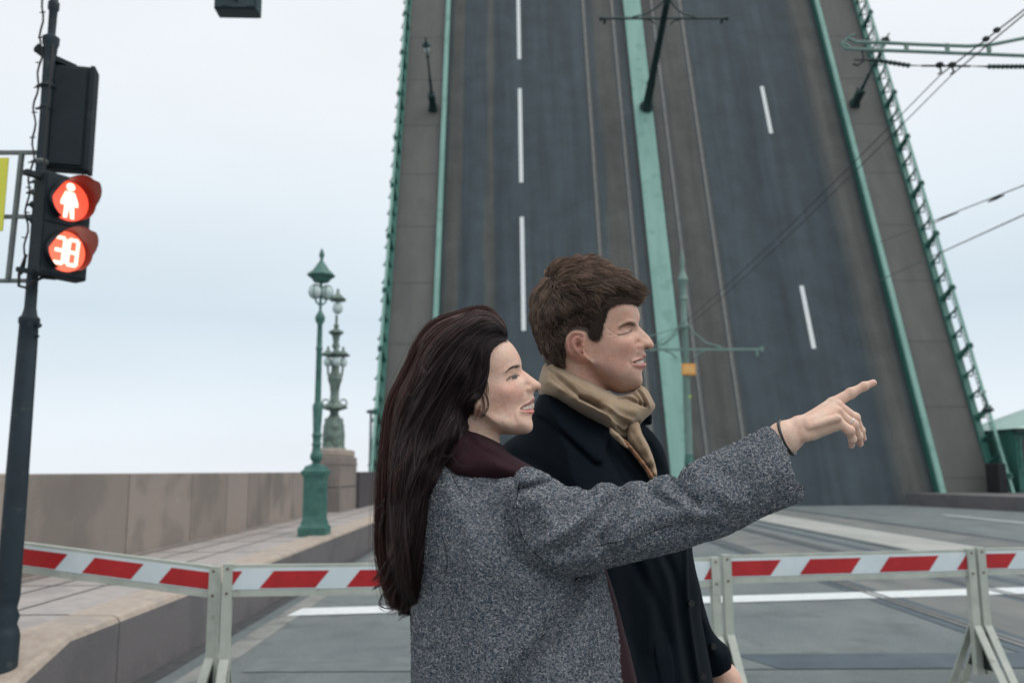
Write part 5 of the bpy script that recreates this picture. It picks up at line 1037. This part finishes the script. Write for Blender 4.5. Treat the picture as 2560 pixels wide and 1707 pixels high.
wisps([[Wc(*p) for p in L_] for L_ in ([(900, 740), (935, 800), (940, 880), (905, 940), (880, 965)], [(890, 760), (905, 830), (905, 900), (885, 960)], [(930, 640), (935, 720), (925, 800)])], 12, 1.5, .0003, 1.433, colr=(.018, .011, .011))
wisps([[Wc(*p) for p in L_] for L_ in ([(720, 1060), (700, 1180), (600, 1290), (520, 1400)], [(770, 1120), (740, 1260), (640, 1380)], [(300, 760), (390, 770), (470, 700), (560, 640)], [(560, 1240), (640, 1260), (700, 1200)])], 7, 2.2, .00028, 1.405, colr=(.035, .022, .021))
wisps([[c2(*p) for p in L_] for L_ in ([(620, 150), (700, 320), (790, 385), (870, 380)], [(640, 60), (700, 140), (790, 150), (820, 130)], [(560, 700), (600, 900), (560, 1100)])], 5, 1.8, .00028, 1.345, colr=(.02, .013, .012))

for L_, cc in (([(1010, 250), (900, 270), (790, 380), (700, 520), (640, 640), (660, 760)], (.05, .032, .034)), ([(980, 330), (900, 420), (850, 520), (800, 660), (700, 760), (620, 900), (640, 1000)], (.03, .02, .022)), ([(900, 700), (820, 830), (740, 900), (640, 1010), (600, 1130), (520, 1220)], (.045, .03, .03)), ([(620, 520), (500, 620), (420, 740), (440, 830), (380, 930), (300, 960)], (.026, .015, .014)), ([(700, 900), (640, 1100), (560, 1250), (420, 1350), (300, 1380)], (.04, .024, .024)), ([(760, 1000), (700, 1200), (640, 1330), (520, 1430), (440, 1560)], (.045, .028, .028)),
               ([(560, 300), (460, 440), (420, 560), (470, 640), (400, 760), (300, 860)], (.05, .026, .022)), ([(400, 900), (330, 1060), (340, 1180), (270, 1320), (200, 1420), (210, 1560)], (.06, .03, .024)), ([(560, 1150), (480, 1330), (470, 1480), (380, 1600), (330, 1760)], (.035, .02, .02)), ([(420, 1500), (330, 1700), (340, 1850), (250, 2000), (180, 2120)], (.035, .018, .015)), ([(300, 1500), (240, 1700), (250, 1850), (180, 2000), (130, 2080)], (.05, .024, .018)), ([(1060, 260), (960, 180), (860, 170), (760, 230), (680, 340)], (.055, .034, .032))):
    wisps([[Wc(*p) for p in L_]], 60, 3.2, .00042, 1.42, 'wavy_lock', cc, .003)
# ================================================================== the man
MY = 1.80
man = tag(empty('person', (.17, MY, 0)), 'short haired man in a near black coat and camel scarf looking right', 'person')
MO = np.array(man.location)
Mc = lambda x, y: (1300 + x / 3.92, 630 + y / 3.92)
mh = [(1100, 470), (1135, 530), (1160, 580), (1172, 620), (1173, 655), (1166, 685), (1160, 712), (1172, 738), (1205, 770), (1245, 808), (1280, 850), (1303, 890), (1312, 915), (1305, 938), (1275, 952), (1240, 956), (1220, 968),
      (1222, 985), (1234, 1003), (1230, 1026), (1214, 1040), (1208, 1052), (1216, 1064), (1234, 1080), (1236, 1102), (1228, 1128), (1208, 1148), (1196, 1172), (1194, 1205), (1200, 1240), (1199, 1275), (1184, 1308), (1150, 1342), (1090, 1370), (1010, 1385), (930, 1375), (820, 1320), (700, 1240), (600, 1160),
      (500, 1120), (380, 1080), (270, 980), (200, 860), (165, 700), (170, 520), (230, 360), (340, 240), (500, 170), (700, 170), (880, 220), (1010, 320)]
mctl = [(1090, 560, .046), (1000, 500, .060), (850, 430, .070), (700, 350, .072), (500, 350, .070), (350, 450, .062), (280, 650, .056), (450, 650, .076), (650, 650, .079), (850, 650, .072), (350, 900, .055), (450, 1000, .060),
        (1140, 690, .028), (1080, 720, .044), (990, 700, .058), (1060, 790, .042), (1105, 770, .028), (1000, 810, .053), (1150, 740, .019), (1185, 790, .016), (1230, 850, .0155), (1278, 905, .0155), (1250, 930, .0178), (1200, 925, .0225), (1150, 900, .027), (1130, 850, .034),
        (1070, 880, .052), (980, 900, .061), (850, 880, .068), (720, 900, .070), (1120, 970, .036), (1180, 990, .024), (1215, 1005, .014), (1100, 1085, .035), (1150, 1080, .026), (1200, 1090, .016), (1130, 1020, .030),
        (1150, 1160, .024), (1170, 1240, .019), (1120, 1290, .025), (1050, 1180, .042), (950, 1100, .056), (820, 1080, .063), (700, 1050, .065), (1030, 1300, .032), (930, 1270, .042), (800, 1200, .054), (650, 1120, .06)]
mf = Form(mh, MY, mctl, .0014, Mc, kd=.28, pad=.006); T_ = .045
mf.bump(1068, 780, .0085, -.004, T_, .006); mf.bump(1060, 790, .0085, .0034, T_, .0055)
mf.ridge([(950, 830), (1000, 818), (1050, 800), (1100, 762)], .0012, -.0022, T_); mf.ridge([(960, 790), (1020, 752), (1085, 748)], .0020, -.0015, T_); mf.ridge([(1000, 850), (1060, 835), (1100, 815)], .0025, -.0012, T_)
mf.ridge([(970, 745), (1040, 700), (1130, 700)], .0055, .0035, T_)
for P in ([(845, 765), (900, 800), (945, 815)], [(860, 830), (910, 825), (950, 828)], [(900, 860), (950, 845)]): mf.ridge(P, .0013, -.0009, .06)
mf.ridge([(1150, 880), (1128, 915), (1140, 955)], .0036, -.0030, T_ * .5); mf.bump(1180, 930, .008, .0032, .02, .006); mf.bump(1240, 950, .0035, -.003, .01)
mf.ridge([(1130, 965), (1095, 1020), (1070, 1080)], .005, -.0022, T_); mf.bump(1040, 930, .02, .004, T_); mf.bump(1160, 1255, .010, .002, .02)
mf.plateau([(1086, 1092), (1120, 1078), (1175, 1058), (1245, 1040), (1245, 1088), (1180, 1100), (1120, 1106)], -.0038, .002, .02)
mf.ridge([(1090, 1086), (1140, 1062), (1200, 1030), (1232, 1012)], .0032, .0022, .02); mf.ridge([(1115, 1112), (1170, 1118), (1232, 1104)], .0045, .0036, .02); mf.ridge([(1120, 1150), (1200, 1152)], .005, -.0022, .02)
mf.ridge([(1080, 1070), (1078, 1110)], .002, -.0018, T_)
# ear relief
ear = [(600, 815), (540, 806), (490, 815), (450, 850), (437, 915), (450, 975), (475, 1022), (520, 1058), (570, 1082), (615, 1086), (648, 1072), (656, 1045), (625, 1005), (615, 960), (625, 900), (625, 850)]
mf.plateau(ear, .013, .0035, .07); mf.ridge([(620, 830), (560, 815), (500, 822), (462, 862), (452, 920), (465, 975), (500, 1020)], .0026, .0035, .07)
mf.ridge([(570, 850), (530, 870), (510, 920), (530, 975), (575, 1020)], .0030, .0022, .07); mf.bump(560, 925, .0055, -.010, .07, .0075); mf.ridge([(590, 862), (545, 845), (495, 870), (480, 920), (492, 965)], .0016, -.0030, .07); mf.bump(608, 940, .003, .004, .07); mf.bump(598, 1005, .0022, -.006, .07); mf.bump(600, 1050, .006, .002, .07)
ysM = np.arange(MY - .105, MY + .105, .0018); dz = 60; zf = mf.zs[0] - mf.h * dz; zfull = zf + mf.h * np.arange(dz + len(mf.zs)); Fm = np.zeros((len(mf.xs), len(ysM), len(zfull)), np.float32); Fm[:, :, dz:] = mf.field(ysM)
Fm[:, :, :dz] = Fm[:, :, dz:dz + 1] + np.maximum(0, mf.zs[0] - zfull[:dz])[None, None, :]
G = grid3(mf.xs, ysM, zfull); a, b_ = mf.f(470, 980), mf.f(600, 1420); neck = capsule(G, (a[0], MY, a[1]), (b_[0], MY, b_[1]), .055, .040); c_, d_ = mf.f(620, 1180), mf.f(680, 1420); neck = smin(neck, capsule(G, (c_[0], MY, c_[1]), (d_[0], MY, d_[1]), .040, .036), .02)
Fm = smin(Fm, neck, .012); Fm = np.maximum(Fm, zf + .01 - G[2]); V, Q = nets3(Fm, mf.xs, ysM, zfull)
g = lambda P, t=.02: mf.poly(P, t); gl = lambda P, t=.02: mf.line(P, t); MS = (.60, .37, .275)
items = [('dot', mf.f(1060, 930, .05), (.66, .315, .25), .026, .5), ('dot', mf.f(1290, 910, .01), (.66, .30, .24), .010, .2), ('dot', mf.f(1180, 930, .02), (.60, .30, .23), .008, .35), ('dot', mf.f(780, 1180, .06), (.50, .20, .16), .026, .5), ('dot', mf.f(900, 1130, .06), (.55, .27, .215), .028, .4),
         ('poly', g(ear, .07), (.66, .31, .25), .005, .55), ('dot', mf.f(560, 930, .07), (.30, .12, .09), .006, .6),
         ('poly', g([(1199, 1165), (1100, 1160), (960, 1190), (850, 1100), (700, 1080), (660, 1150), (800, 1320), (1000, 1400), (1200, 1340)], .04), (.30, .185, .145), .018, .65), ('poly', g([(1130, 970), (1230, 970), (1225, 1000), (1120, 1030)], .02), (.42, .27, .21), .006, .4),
         ('poly', g([(1086, 1092), (1125, 1068), (1190, 1032), (1222, 1000), (1245, 1000), (1245, 1110), (1225, 1135), (1170, 1142), (1118, 1118)]), (.52, .21, .185), .0018, .85),
         ('poly', g([(1090, 1093), (1125, 1078), (1175, 1058), (1245, 1040), (1245, 1078), (1180, 1092), (1125, 1100)]), (.09, .03, .026), .0014, .95), ('poly', g([(1125, 1090), (1165, 1068), (1215, 1055), (1215, 1078), (1170, 1093)]), (.55, .49, .42), .0012, .95),
         ('line', gl([(1225, 950), (1252, 946)], .01), (.12, .045, .035), .0022, .9),
         ('poly', g([(965, 760), (1000, 722), (1050, 700), (1090, 690), (1135, 698), (1132, 722), (1090, 720), (1040, 728)], T_), (.26, .165, .115), .005, .7), ('dot', mf.f(1112, 708, T_), (.13, .08, .055), .0045, .6),
         ('line', gl([(945, 832), (1000, 820), (1050, 800), (1102, 765)], T_), (.05, .028, .022), .0014, .95), ('line', gl([(1010, 836), (1060, 815), (1100, 785)], T_), (.36, .2, .15), .0018, .5),
         ('line', gl([(850, 765), (900, 800), (945, 815)], .06), (.45, .27, .2), .0012, .4)]
hl = [(1160, 480), (1100, 505), (1030, 500), (900, 530), (850, 565), (822, 640), (795, 735), (780, 830), (735, 880), (690, 885), (655, 860), (635, 815), (600, 800), (520, 795), (450, 835), (430, 900), (425, 1000), (445, 1120), (300, 1150), (50, 1000), (50, 100), (1100, 60)]
items.append(('poly', g(hl, .06), (.028, .018, .014), .006, .97))
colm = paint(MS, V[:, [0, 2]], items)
# left hand low at the right, its own field
def mp(x, y, dy=0.): return atY(1480 + x / 3.92, 1300 + y / 3.92, 2.0 + dy)
k = 2.0 / 2160 / 3.92; P0, P1, P2_ = mp(1180, 1350), mp(1310, 1560), mp(1390, 1760)
lo = np.array(P2_) - [.12, .06, .16]; hxs = np.arange(lo[0], lo[0] + .26, .002); hys = np.arange(1.92, 2.08, .002); hzs = np.arange(lo[2], P0[2] + .04, .002); G = grid3(hxs, hys, hzs)
Fq = smin(capsule(G, P0, P1, .028, .026), capsule(G, P1, P2_, .030, .034), .02)
for i, (dx, L_) in enumerate(((-.024, .075), (-.008, .085), (.008, .082), (.024, .068))):
    kn = np.array(P2_) + [dx * .5, dx, -.02]; m1 = kn + [.012, 0, -L_ * .5]; m2 = m1 + [-.008, 0, -L_ * .45]; Fq = smin(Fq, smin(capsule(G, kn, m1, .0095, .0085), capsule(G, m1, m2, .0085, .007), .002), .004)
kn = np.array(P1) + [-.02, -.015, -.03]; Fq = smin(Fq, capsule(G, kn, kn + [-.025, -.02, -.06], .013, .009), .006)
Vh, Qh = nets3(Fq, hxs, hys, hzs)
ch_ = [((MO[0], MY, 1.30), (MO[0], MY, 1.0), .10, .11), ((.115, MY, 1.38), (.13, MY, 1.3), .036, .05), ((MO[0], MY + .13, 1.36), (MO[0] + .09, 1.98, 1.15), .05, .04), ((MO[0] + .09, 1.98, 1.15), tuple(P0), .04, .03),        ((MO[0], MY - .08, 1.0), (MO[0], MY - .09, .5), .09, .06), ((MO[0], MY - .09, .5), (MO[0], MY - .1, .09), .055, .04), ((MO[0], MY + .08, 1.0), (MO[0] + .02, MY + .1, .5), .09, .06), ((MO[0] + .02, MY + .1, .5), (MO[0] + .03, MY + .1, .09), .055, .04)]
Vr, Qr = rough_body(ch_, np.arange(-.02, .55, .012), np.arange(1.56, 2.1, .012), np.arange(.03, 1.5, .012)); cr = np.tile(np.array((.55, .35, .27)), (len(Vr), 1)); cr[Vr[:, 2] < .84] = (.012, .013, .016)
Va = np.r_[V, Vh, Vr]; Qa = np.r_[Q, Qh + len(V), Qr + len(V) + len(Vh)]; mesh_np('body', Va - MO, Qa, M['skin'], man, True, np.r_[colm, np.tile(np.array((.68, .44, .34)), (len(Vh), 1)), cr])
for yv, dx in ((-.1, 0), (.1, .03)):
    b = MB(); b.lathe([(.045, .0), (.05, .02), (.045, .10), (.05, .18)], (dx, yv, .0), 14); b.frustum([(dx - .045, dx + .23, yv - .05, yv + .05, .0, .004), (dx - .045, dx + .23, yv - .05, yv + .05, .03, .0), (dx - .03, dx + .19, yv - .04, yv + .04, .075, .01)]); b.build('shoe', M['leather'], man, True)
# coat
Kc = lambda x, y: (1230 + x / 3.2, 880 + y / 3.2)
mt = [Kc(*p) for p in ((430, 305), (600, 400), (800, 520), (950, 560), (1100, 560), (1190, 550), (1235, 505), (1276, 492), (1278, 575), (1250, 582), (1225, 590), (1260, 615), (1330, 700), (1380, 800), (1420, 970))] + [(1700, 1262), (1722, 1335), (1735, 1407), (1748, 1470), (1752, 1540), (1770, 1640), (1790, 1760), (1815, 2000), (1830, 2180), (1180, 2180), (1190, 1800), (1200, 1500), (1205, 1250), (1222, 1160), (1262, 1108), (1300, 1080), (1325, 1035), (1350, 985)]
mc = [(*Kc(300, 700), .17), (*Kc(450, 450), .10), (*Kc(150, 800), .14), (*Kc(600, 600), .125), (*Kc(800, 700), .115), (*Kc(900, 620), .085), (*Kc(950, 850), .11), (*Kc(1050, 900), .09), (*Kc(1150, 950), .065), (*Kc(1000, 700), .055), (*Kc(1100, 800), .045), (*Kc(1220, 900), .035), (*Kc(1150, 650), .04), (*Kc(1300, 800), .035), (*Kc(1370, 900), .03), (1400, 1250, .195), (1300, 1250, .18), (1500, 1250, .17), (1600, 1250, .12), (1650, 1250, .06),
      (1400, 1500, .19), (1550, 1500, .17), (1650, 1500, .12), (1710, 1500, .07), (1300, 1500, .17), (1400, 1800, .2), (1600, 1700, .17), (1700, 1700, .12), (1300, 2050, .18), (1500, 2050, .2), (1700, 2050, .15)]
g2 = (np.arange(-.10, .50, .003), np.arange(.56, 1.60, .003)); cm = Form(mt, 1.82, mc, .003, ident, kd=.2, grid=g2)
kc = lambda P: [Kc(*p) for p in P]
cm.plateau(kc([(400, 290), (560, 355), (750, 475), (860, 540), (948, 590), (940, 650), (905, 760), (832, 892), (700, 775), (560, 645), (450, 545), (345, 480), (330, 400), (360, 320)]), .014, .004, .12)
for P, sg, am in ((kc([(340, 470), (500, 590), (700, 780), (835, 905)]), .007, -.008), (kc([(900, 760), (940, 850), (1040, 1040)]), .006, -.008), (kc([(955, 680), (1040, 800), (1150, 930), (1250, 1030)]), .010, .008), (kc([(200, 830), (330, 880), (450, 970), (600, 1100)]), .014, -.010), (kc([(1300, 720), (1340, 800)]), .004, -.005),
                  ([(1575, 1400), (1600, 1440), (1640, 1520), (1660, 1600)], .012, -.012), ([(1660, 1390), (1690, 1450), (1705, 1560), (1730, 1700)], .011, -.016), ([(1640, 1380), (1675, 1470), (1690, 1600), (1700, 1700)], .012, .010), ([(1725, 1380), (1724, 1480), (1736, 1600), (1752, 1720)], .006, .012), ([(1590, 1350), (1620, 1480), (1615, 1600)], .014, .008)):
    cm.ridge(P, sg, am * .7, .12)
cm.plateau([(1628, 1602), (1664, 1586), (1680, 1700), (1650, 1710)], .004, .003, .14)
ysC = np.arange(1.57, 2.09, .003); Fk = cm.field(ysC)
ao = [(1700, 1300), (1724, 1345), (1733, 1405), (1748, 1460), (1761, 1517), (1774, 1560), (1790, 1604), (1806, 1626), (1820, 1668), (1818, 1676), (1803, 1686), (1770, 1650), (1730, 1580), (1690, 1450)]
af = Form(ao, 1.99, [(1730, 1450, .045), (1755, 1550, .045), (1785, 1630, .042), (1715, 1370, .05)], .003, ident, kd=.25, grid=g2); af.T0 = af.T0; Fk = smin(Fk, af.field(ysC), .008)
G = grid3(cm.xs, ysC, cm.zs)
for a, b_, ra, rb in (((MO[0], MY + .12, 1.34), (MO[0] + .09, 1.98, 1.15), .065, .055), ((MO[0] + .09, 1.98, 1.15), tuple(P0), .055, .042), ((MO[0] - .02, MY - .11, 1.33), (MO[0], MY - .14, 1.08), .062, .055), ((MO[0], MY - .14, 1.08), (MO[0] + .10, MY - .10, .88), .055, .048)): Fk = smin(Fk, capsule(G, a, b_, ra, rb), .015)
Vk, Qk = nets3(Fk.astype(np.float32), cm.xs, ysC, cm.zs); mcoat = mesh_np('coat', Vk - MO, Qk, M['navy'], man)
for x, y, Yd in ((1782, 1615, 1.945), (1726, 1508, 1.74), (1756, 1690, 1.74)):
    b = MB(); q = atY(x, y, Yd) - MO; b.tube([tuple(q + [0, .004, 0]), tuple(q + [.002, -.003, 0])], .007, 14); b.build('button', M['leather'], mcoat, True)
# scarf
scf = [Kc(*p) for p in ((398, 140), (425, 95), (470, 78), (520, 95), (600, 135), (700, 182), (850, 268), (960, 330), (1020, 350), (1100, 330), (1165, 285), (1185, 262), (1238, 298), (1278, 368), (1305, 438), (1262, 500), (1205, 552), (1160, 605), (1110, 660), (1058, 705), (985, 695), (920, 648), (830, 585), (718, 525), (615, 465), (525, 408), (395, 352), (370, 270))]
scc = [(*Kc(*p[:2]), p[2]) for p in ((450, 180, .060), (550, 230, .075), (700, 320, .082), (850, 420, .080), (1000, 480, .074), (1100, 480, .062), (1200, 430, .045), (1240, 400, .036), (1050, 600, .056), (1150, 360, .045), (950, 400, .078), (800, 300, .075), (650, 230, .072), (1100, 560, .054), (640, 400, .088), (780, 490, .092), (520, 320, .080), (880, 560, .090), (470, 270, .07))]
s2 = Form(scc and scf, 1.80, scc, .002, ident, kd=.6)
for P, sg, am in (([(455, 90), (500, 170), (600, 280), (700, 370), (800, 430), (880, 455)], .0045, -.013), ([(432, 110), (470, 200), (560, 300), (680, 400), (800, 480)], .0040, -.005), ([(700, 375), (820, 420), (930, 490), (1020, 540), (1110, 575), (1190, 560)], .005, -.018), ([(760, 395), (860, 470), (960, 540), (1060, 590)], .004, -.010), ([(560, 170), (700, 270), (850, 370), (1000, 440), (1150, 480)], .012, .008),
                  ([(1150, 320), (1175, 370), (1200, 410)], .0032, -.012), ([(1195, 300), (1215, 350), (1245, 420)], .0030, -.012), ([(1020, 365), (1090, 360), (1160, 400), (1240, 420)], .0035, -.012), ([(1220, 300), (1250, 360), (1280, 430)], .003, .005), ([(1030, 345), (1100, 345), (1170, 385)], .004, .007), ([(880, 440), (1000, 520), (1120, 555)], .006, .010), ([(1000, 600), (1060, 640), (1100, 620)], .004, -.010), ([(500, 120), (620, 200), (760, 300)], .004, -.003),
                  ([(440, 240), (560, 320), (700, 410), (860, 510)], .006, .006)): s2.ridge(kc(P), sg, am, .07)
scarf, _, _ = formmesh(s2, np.arange(1.655, 1.945, .002), 'scarf', M['camel'], man, MO)
tl = [Kc(*p) for p in ((1085, 640), (1100, 580), (1170, 560), (1200, 650), (1245, 735), (1285, 835), (1312, 935), (1320, 1010), (1345, 1100), (1290, 1110), (1270, 990), (1215, 885), (1130, 770), (1090, 720))]
tf2 = Form(tl, 1.755, [(*Kc(1150, 680), .028), (*Kc(1200, 780), .03), (*Kc(1250, 880), .032), (*Kc(1290, 980), .032), (*Kc(1310, 1060), .03)], .0025, ident, kd=.3)
tf2.ridge(kc([(1140, 640), (1200, 760), (1270, 900), (1300, 1000)]), .006, -.006, .05); formmesh(tf2, np.arange(1.69, 1.82, .0025), 'scarf_end', M['camel'], scarf, MO * 0 + MO)
bl = [Kc(*p) for p in ((1040, 692), (1070, 700), (1110, 745), (1170, 815), (1230, 895), (1280, 965), (1300, 1015), (1310, 1070), (1280, 1060), (1255, 1005), (1205, 920), (1140, 835), (1080, 760), (1035, 715))]
bf = Form(bl, 1.722, [(*Kc(1100, 760), .013), (*Kc(1200, 890), .014), (*Kc(1270, 990), .014)], .002, ident, kd=.2); formmesh(bf, np.arange(1.69, 1.76, .002), 'scarf_edge', M['camel_edge'], scarf, MO)
cl_ = [Kc(*p) for p in ((945, 600), (985, 630), (1050, 690), (1062, 715), (1100, 775), (1060, 760), (1000, 710), (950, 660), (940, 640))]
bf = Form(cl_, 1.715, [(*Kc(1000, 670), .014)], .002, ident, kd=.2); formmesh(bf, np.arange(1.68, 1.76, .002), 'scarf_fold', M['camel'], scarf, MO)
# ------------------------------------------------------------------ man's hair
mo_ = [(1178, 375), (1165, 430), (1120, 480), (1040, 495), (900, 525), (855, 560), (828, 640), (798, 735), (775, 830), (735, 878), (690, 880), (655, 862), (632, 818), (600, 806), (520, 798), (452, 838), (432, 900), (420, 960), (440, 1090), (450, 1160), (390, 1185), (315, 1140), (275, 1080), (215, 985), (175, 890), (140, 770), (112, 650), (128, 520), (140, 420), (200, 330), (240, 250), (290, 175), (360, 125), (450, 110), (540, 100), (660, 104), (770, 122), (860, 172), (930, 205), (1020, 265), (1110, 325)]
mhc = [(1100, 400, .048), (1000, 350, .064), (850, 300, .074), (700, 250, .074), (500, 250, .072), (350, 300, .064), (300, 500, .068), (250, 700, .062), (450, 600, .086), (650, 600, .086), (600, 450, .086), (850, 500, .078), (950, 450, .072), (300, 900, .056), (700, 800, .078), (380, 1050, .070), (430, 1060, .070), (300, 960, .064), (1120, 450, .036)]
mhf = Form(mo_, MY, mhc, .0022, Mc, kd=.3)
Gq = np.c_[mhf.X.ravel(), mhf.Z.ravel()]; hT = mf.Tat(Gq).reshape(mhf.X.shape); inr = (mhf.X > mf.xs[0]) & (mhf.X < mf.xs[-1]) & (mhf.Z > mf.zs[0]) & (mhf.Z < mf.zs[-1]); hT = np.where(inr, hT, 0)
mhf.T0 = np.where(mhf.sd > 0, np.maximum(mhf.T0, (hT + .004 * np.clip(mhf.sd / .010, 0, 1) - .0008) * (hT > .002)), mhf.T0)
for P in ([(350, 260), (550, 240), (800, 290), (1000, 380)], [(400, 350), (600, 330), (850, 380), (1080, 430)], [(750, 180), (900, 230), (1080, 320)]): mhf.ridge(P, .004, -.005, .07)
Vn, Qn = nets3(mhf.field(np.arange(MY - .10, MY + .10, .0022)), mhf.xs, np.arange(MY - .10, MY + .10, .0022), mhf.zs)
mhair = mesh_np('hair', Vn - MO, Qn, hairmass, man, True, np.tile([.020, .013, .010], (len(Vn), 1)))
FD = [((300, 200), (.5, -.35)), ((450, 150), (.8, -.35)), ((600, 140), (.9, -.25)), ((750, 160), (1, .0)), ((900, 240), (1, .35)), ((1050, 320), (1, .35)), ((1120, 420), (1, .15)), ((950, 400), (1, .25)), ((750, 330), (1, .28)), ((550, 280), (1, .05)), ((400, 300), (.8, .1)), ((250, 330), (-.35, .9)), ((160, 480), (-.15, 1)), ((150, 650), (.05, 1)), ((200, 850), (.3, 1)), ((300, 1000), (.45, 1)), ((400, 1080), (.5, .9)), ((300, 550), (.15, 1)), ((420, 500), (.5, .9)), ((560, 450), (.9, .55)), ((700, 450), (1, .45)), ((850, 480), (1, .35)), ((650, 580), (.9, .7)), ((500, 650), (.6, 1)), ((750, 650), (.65, .9)), ((720, 780), (.25, 1)), ((600, 740), (.4, 1)), ((380, 800), (.4, 1)), ((700, 860), (.1, 1))]
fp = np.array([mhf.f(*p) for p, _ in FD]); fv = np.array([[d[0], -d[1]] for _, d in FD], float); fv /= np.linalg.norm(fv, axis=1)[:, None]
lens_ = np.array([.022, .026, .028, .030, .034, .034, .026, .034, .034, .032, .028, .022, .020, .018, .016, .016, .014, .022, .022, .026, .028, .026, .020, .014, .012, .010, .010, .012, .009])
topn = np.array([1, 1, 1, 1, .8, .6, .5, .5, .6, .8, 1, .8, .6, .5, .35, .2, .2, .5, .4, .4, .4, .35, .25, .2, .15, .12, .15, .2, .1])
def mhairs(n, seed, ncl, pull, rad, out_, lsc, bright):
    global rng
    r_ = np.random.default_rng(seed); P, Nn = tri_sample(Vn, Qn, n, lambda A, nn: np.where(A[:, 1] < MY + .02, 1., .35))
    if np.mean((P[:, 0] - P[:, 0].mean()) * Nn[:, 0]) < 0: Nn = -Nn
    C = P[r_.choice(n, ncl)]; ci = np.empty(n, int)
    for i in range(0, n, 2000): ci[i:i + 2000] = ((P[i:i + 2000, None] - C[None]) ** 2).sum(-1).argmin(1)
    w_ = 1 / (((P[:, None, [0, 2]] - fp[None]) ** 2).sum(-1) + 1e-5) ** 1.6; w_ /= w_.sum(1, keepdims=True); D2 = w_ @ fv; L_ = (w_ @ lens_) * lsc * r_.uniform(.6, 1.2, n); up = w_ @ topn
    turn = r_.normal(0, .32, ncl)[ci] + r_.normal(0, .12, n); c_, s_ = np.cos(turn), np.sin(turn); D2 = np.stack([D2[:, 0] * c_ - D2[:, 1] * s_, D2[:, 0] * s_ + D2[:, 1] * c_], 1)
    D3 = np.stack([D2[:, 0], np.zeros(n), D2[:, 1]], 1); D3 -= (D3 * Nn).sum(1, keepdims=True) * Nn; D3 /= np.linalg.norm(D3, axis=1, keepdims=True) + 1e-6
    lift = (up * r_.uniform(.4, 1.1, ncl)[ci] * out_)[:, None]; K = 8; t = np.linspace(0, 1, K)[None, :, None]
    tip = P + D3 * L_[:, None] + Nn * (L_[:, None] * lift * .55); ctip = np.zeros((ncl, 3)); cnt = np.bincount(ci, minlength=ncl)[:, None] + 1e-9
    for a in range(3): ctip[:, a] = np.bincount(ci, tip[:, a], minlength=ncl)
    ctip /= cnt; off_ = P - C[ci]; pw = (pull * r_.uniform(.5, 1, n))[:, None]
    mid = P + D3 * (L_[:, None] * .45) + Nn * (L_[:, None] * (.10 + lift * .55)); tip2 = tip * (1 - pw) + (ctip[ci] + off_ * .25) * pw
    pth = P[:, None] * (1 - t) ** 2 + 2 * mid[:, None] * t * (1 - t) + tip2[:, None] * t ** 2 - Nn[:, None] * .0008
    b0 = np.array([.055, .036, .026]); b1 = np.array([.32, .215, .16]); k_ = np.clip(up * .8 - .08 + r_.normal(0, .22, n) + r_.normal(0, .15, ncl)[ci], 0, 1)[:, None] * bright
    cc = b0 * (1 - k_) + b1 * k_; strands(pth - MO, rad * r_.uniform(.7, 1.3, n), cc, 'hair_strands', mhair)
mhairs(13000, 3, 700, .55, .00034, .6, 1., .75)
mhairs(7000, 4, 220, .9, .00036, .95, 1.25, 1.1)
# soft hairline and sideburn, brows
def fine(poly, n, d, L_, col_, form, nm, parent, org, rad=.00018, off=.0006, Yc=MY):
    pl = np.array([form.f(x, y, .05) for x, y in smooth_poly(poly, 4)]); lo, hi = pl.min(0), pl.max(0); q = []
    while len(q) < n:
        c_ = rng.uniform(lo, hi, (n, 2)); c_ = c_[poly_sdf(pl, c_[:, 0], c_[:, 1]) > 0]; q += list(c_)
    q = np.array(q[:n]); a = math.atan2(-d[1], d[0]) + rng.normal(0, .22, n); t = np.linspace(0, 1, 5)[None, :]; X = q[:, :1] + np.cos(a)[:, None] * L_ * t; Z = q[:, 1:] + np.sin(a)[:, None] * L_ * t - .0006 * t ** 2
    T = form.Tat(np.c_[X.ravel(), Z.ravel()]).reshape(X.shape); pth = np.stack([X, Yc - T - off - .0010 * t * rng.random((n, 1)), Z], -1); strands(pth - org, rad * rng.uniform(.7, 1.3, n), np.array(col_) * rng.uniform(.6, 1.5, (n, 1)), nm, parent)
fine([(900, 520), (850, 560), (820, 640), (790, 740), (775, 830), (740, 870), (690, 870), (660, 800), (700, 650), (780, 560)], 1100, (.35, 1), .010, (.045, .03, .023), mf, 'sideburn', man, MO, .00022, .003)
fine([(1120, 490), (1040, 505), (900, 535), (860, 575), (880, 500), (1000, 470), (1110, 460)], 500, (.9, .5), .009, (.045, .03, .023), mf, 'hairline', man, MO, .00022, .003)
fine([(975, 750), (1010, 718), (1060, 698), (1100, 690), (1132, 700), (1128, 718), (1085, 716), (1040, 724)], 130, (-1, .45), .006, (.19, .12, .085), mf, 'eyebrow', man, MO)
fine([(1088, 603), (1108, 573), (1137, 552), (1184, 534), (1184, 550), (1140, 564), (1112, 583)], 60, (-1, .6), .0045, (.05, .03, .024), hf, 'eyebrow', woman, WO, .00016, .0005, WY)
fine([(420, 860), (430, 1090), (330, 1080), (240, 980), (300, 850)], 500, (.4, 1), .008, (.035, .023, .018), mf, 'nape_hair', man, MO, .0002, .003)
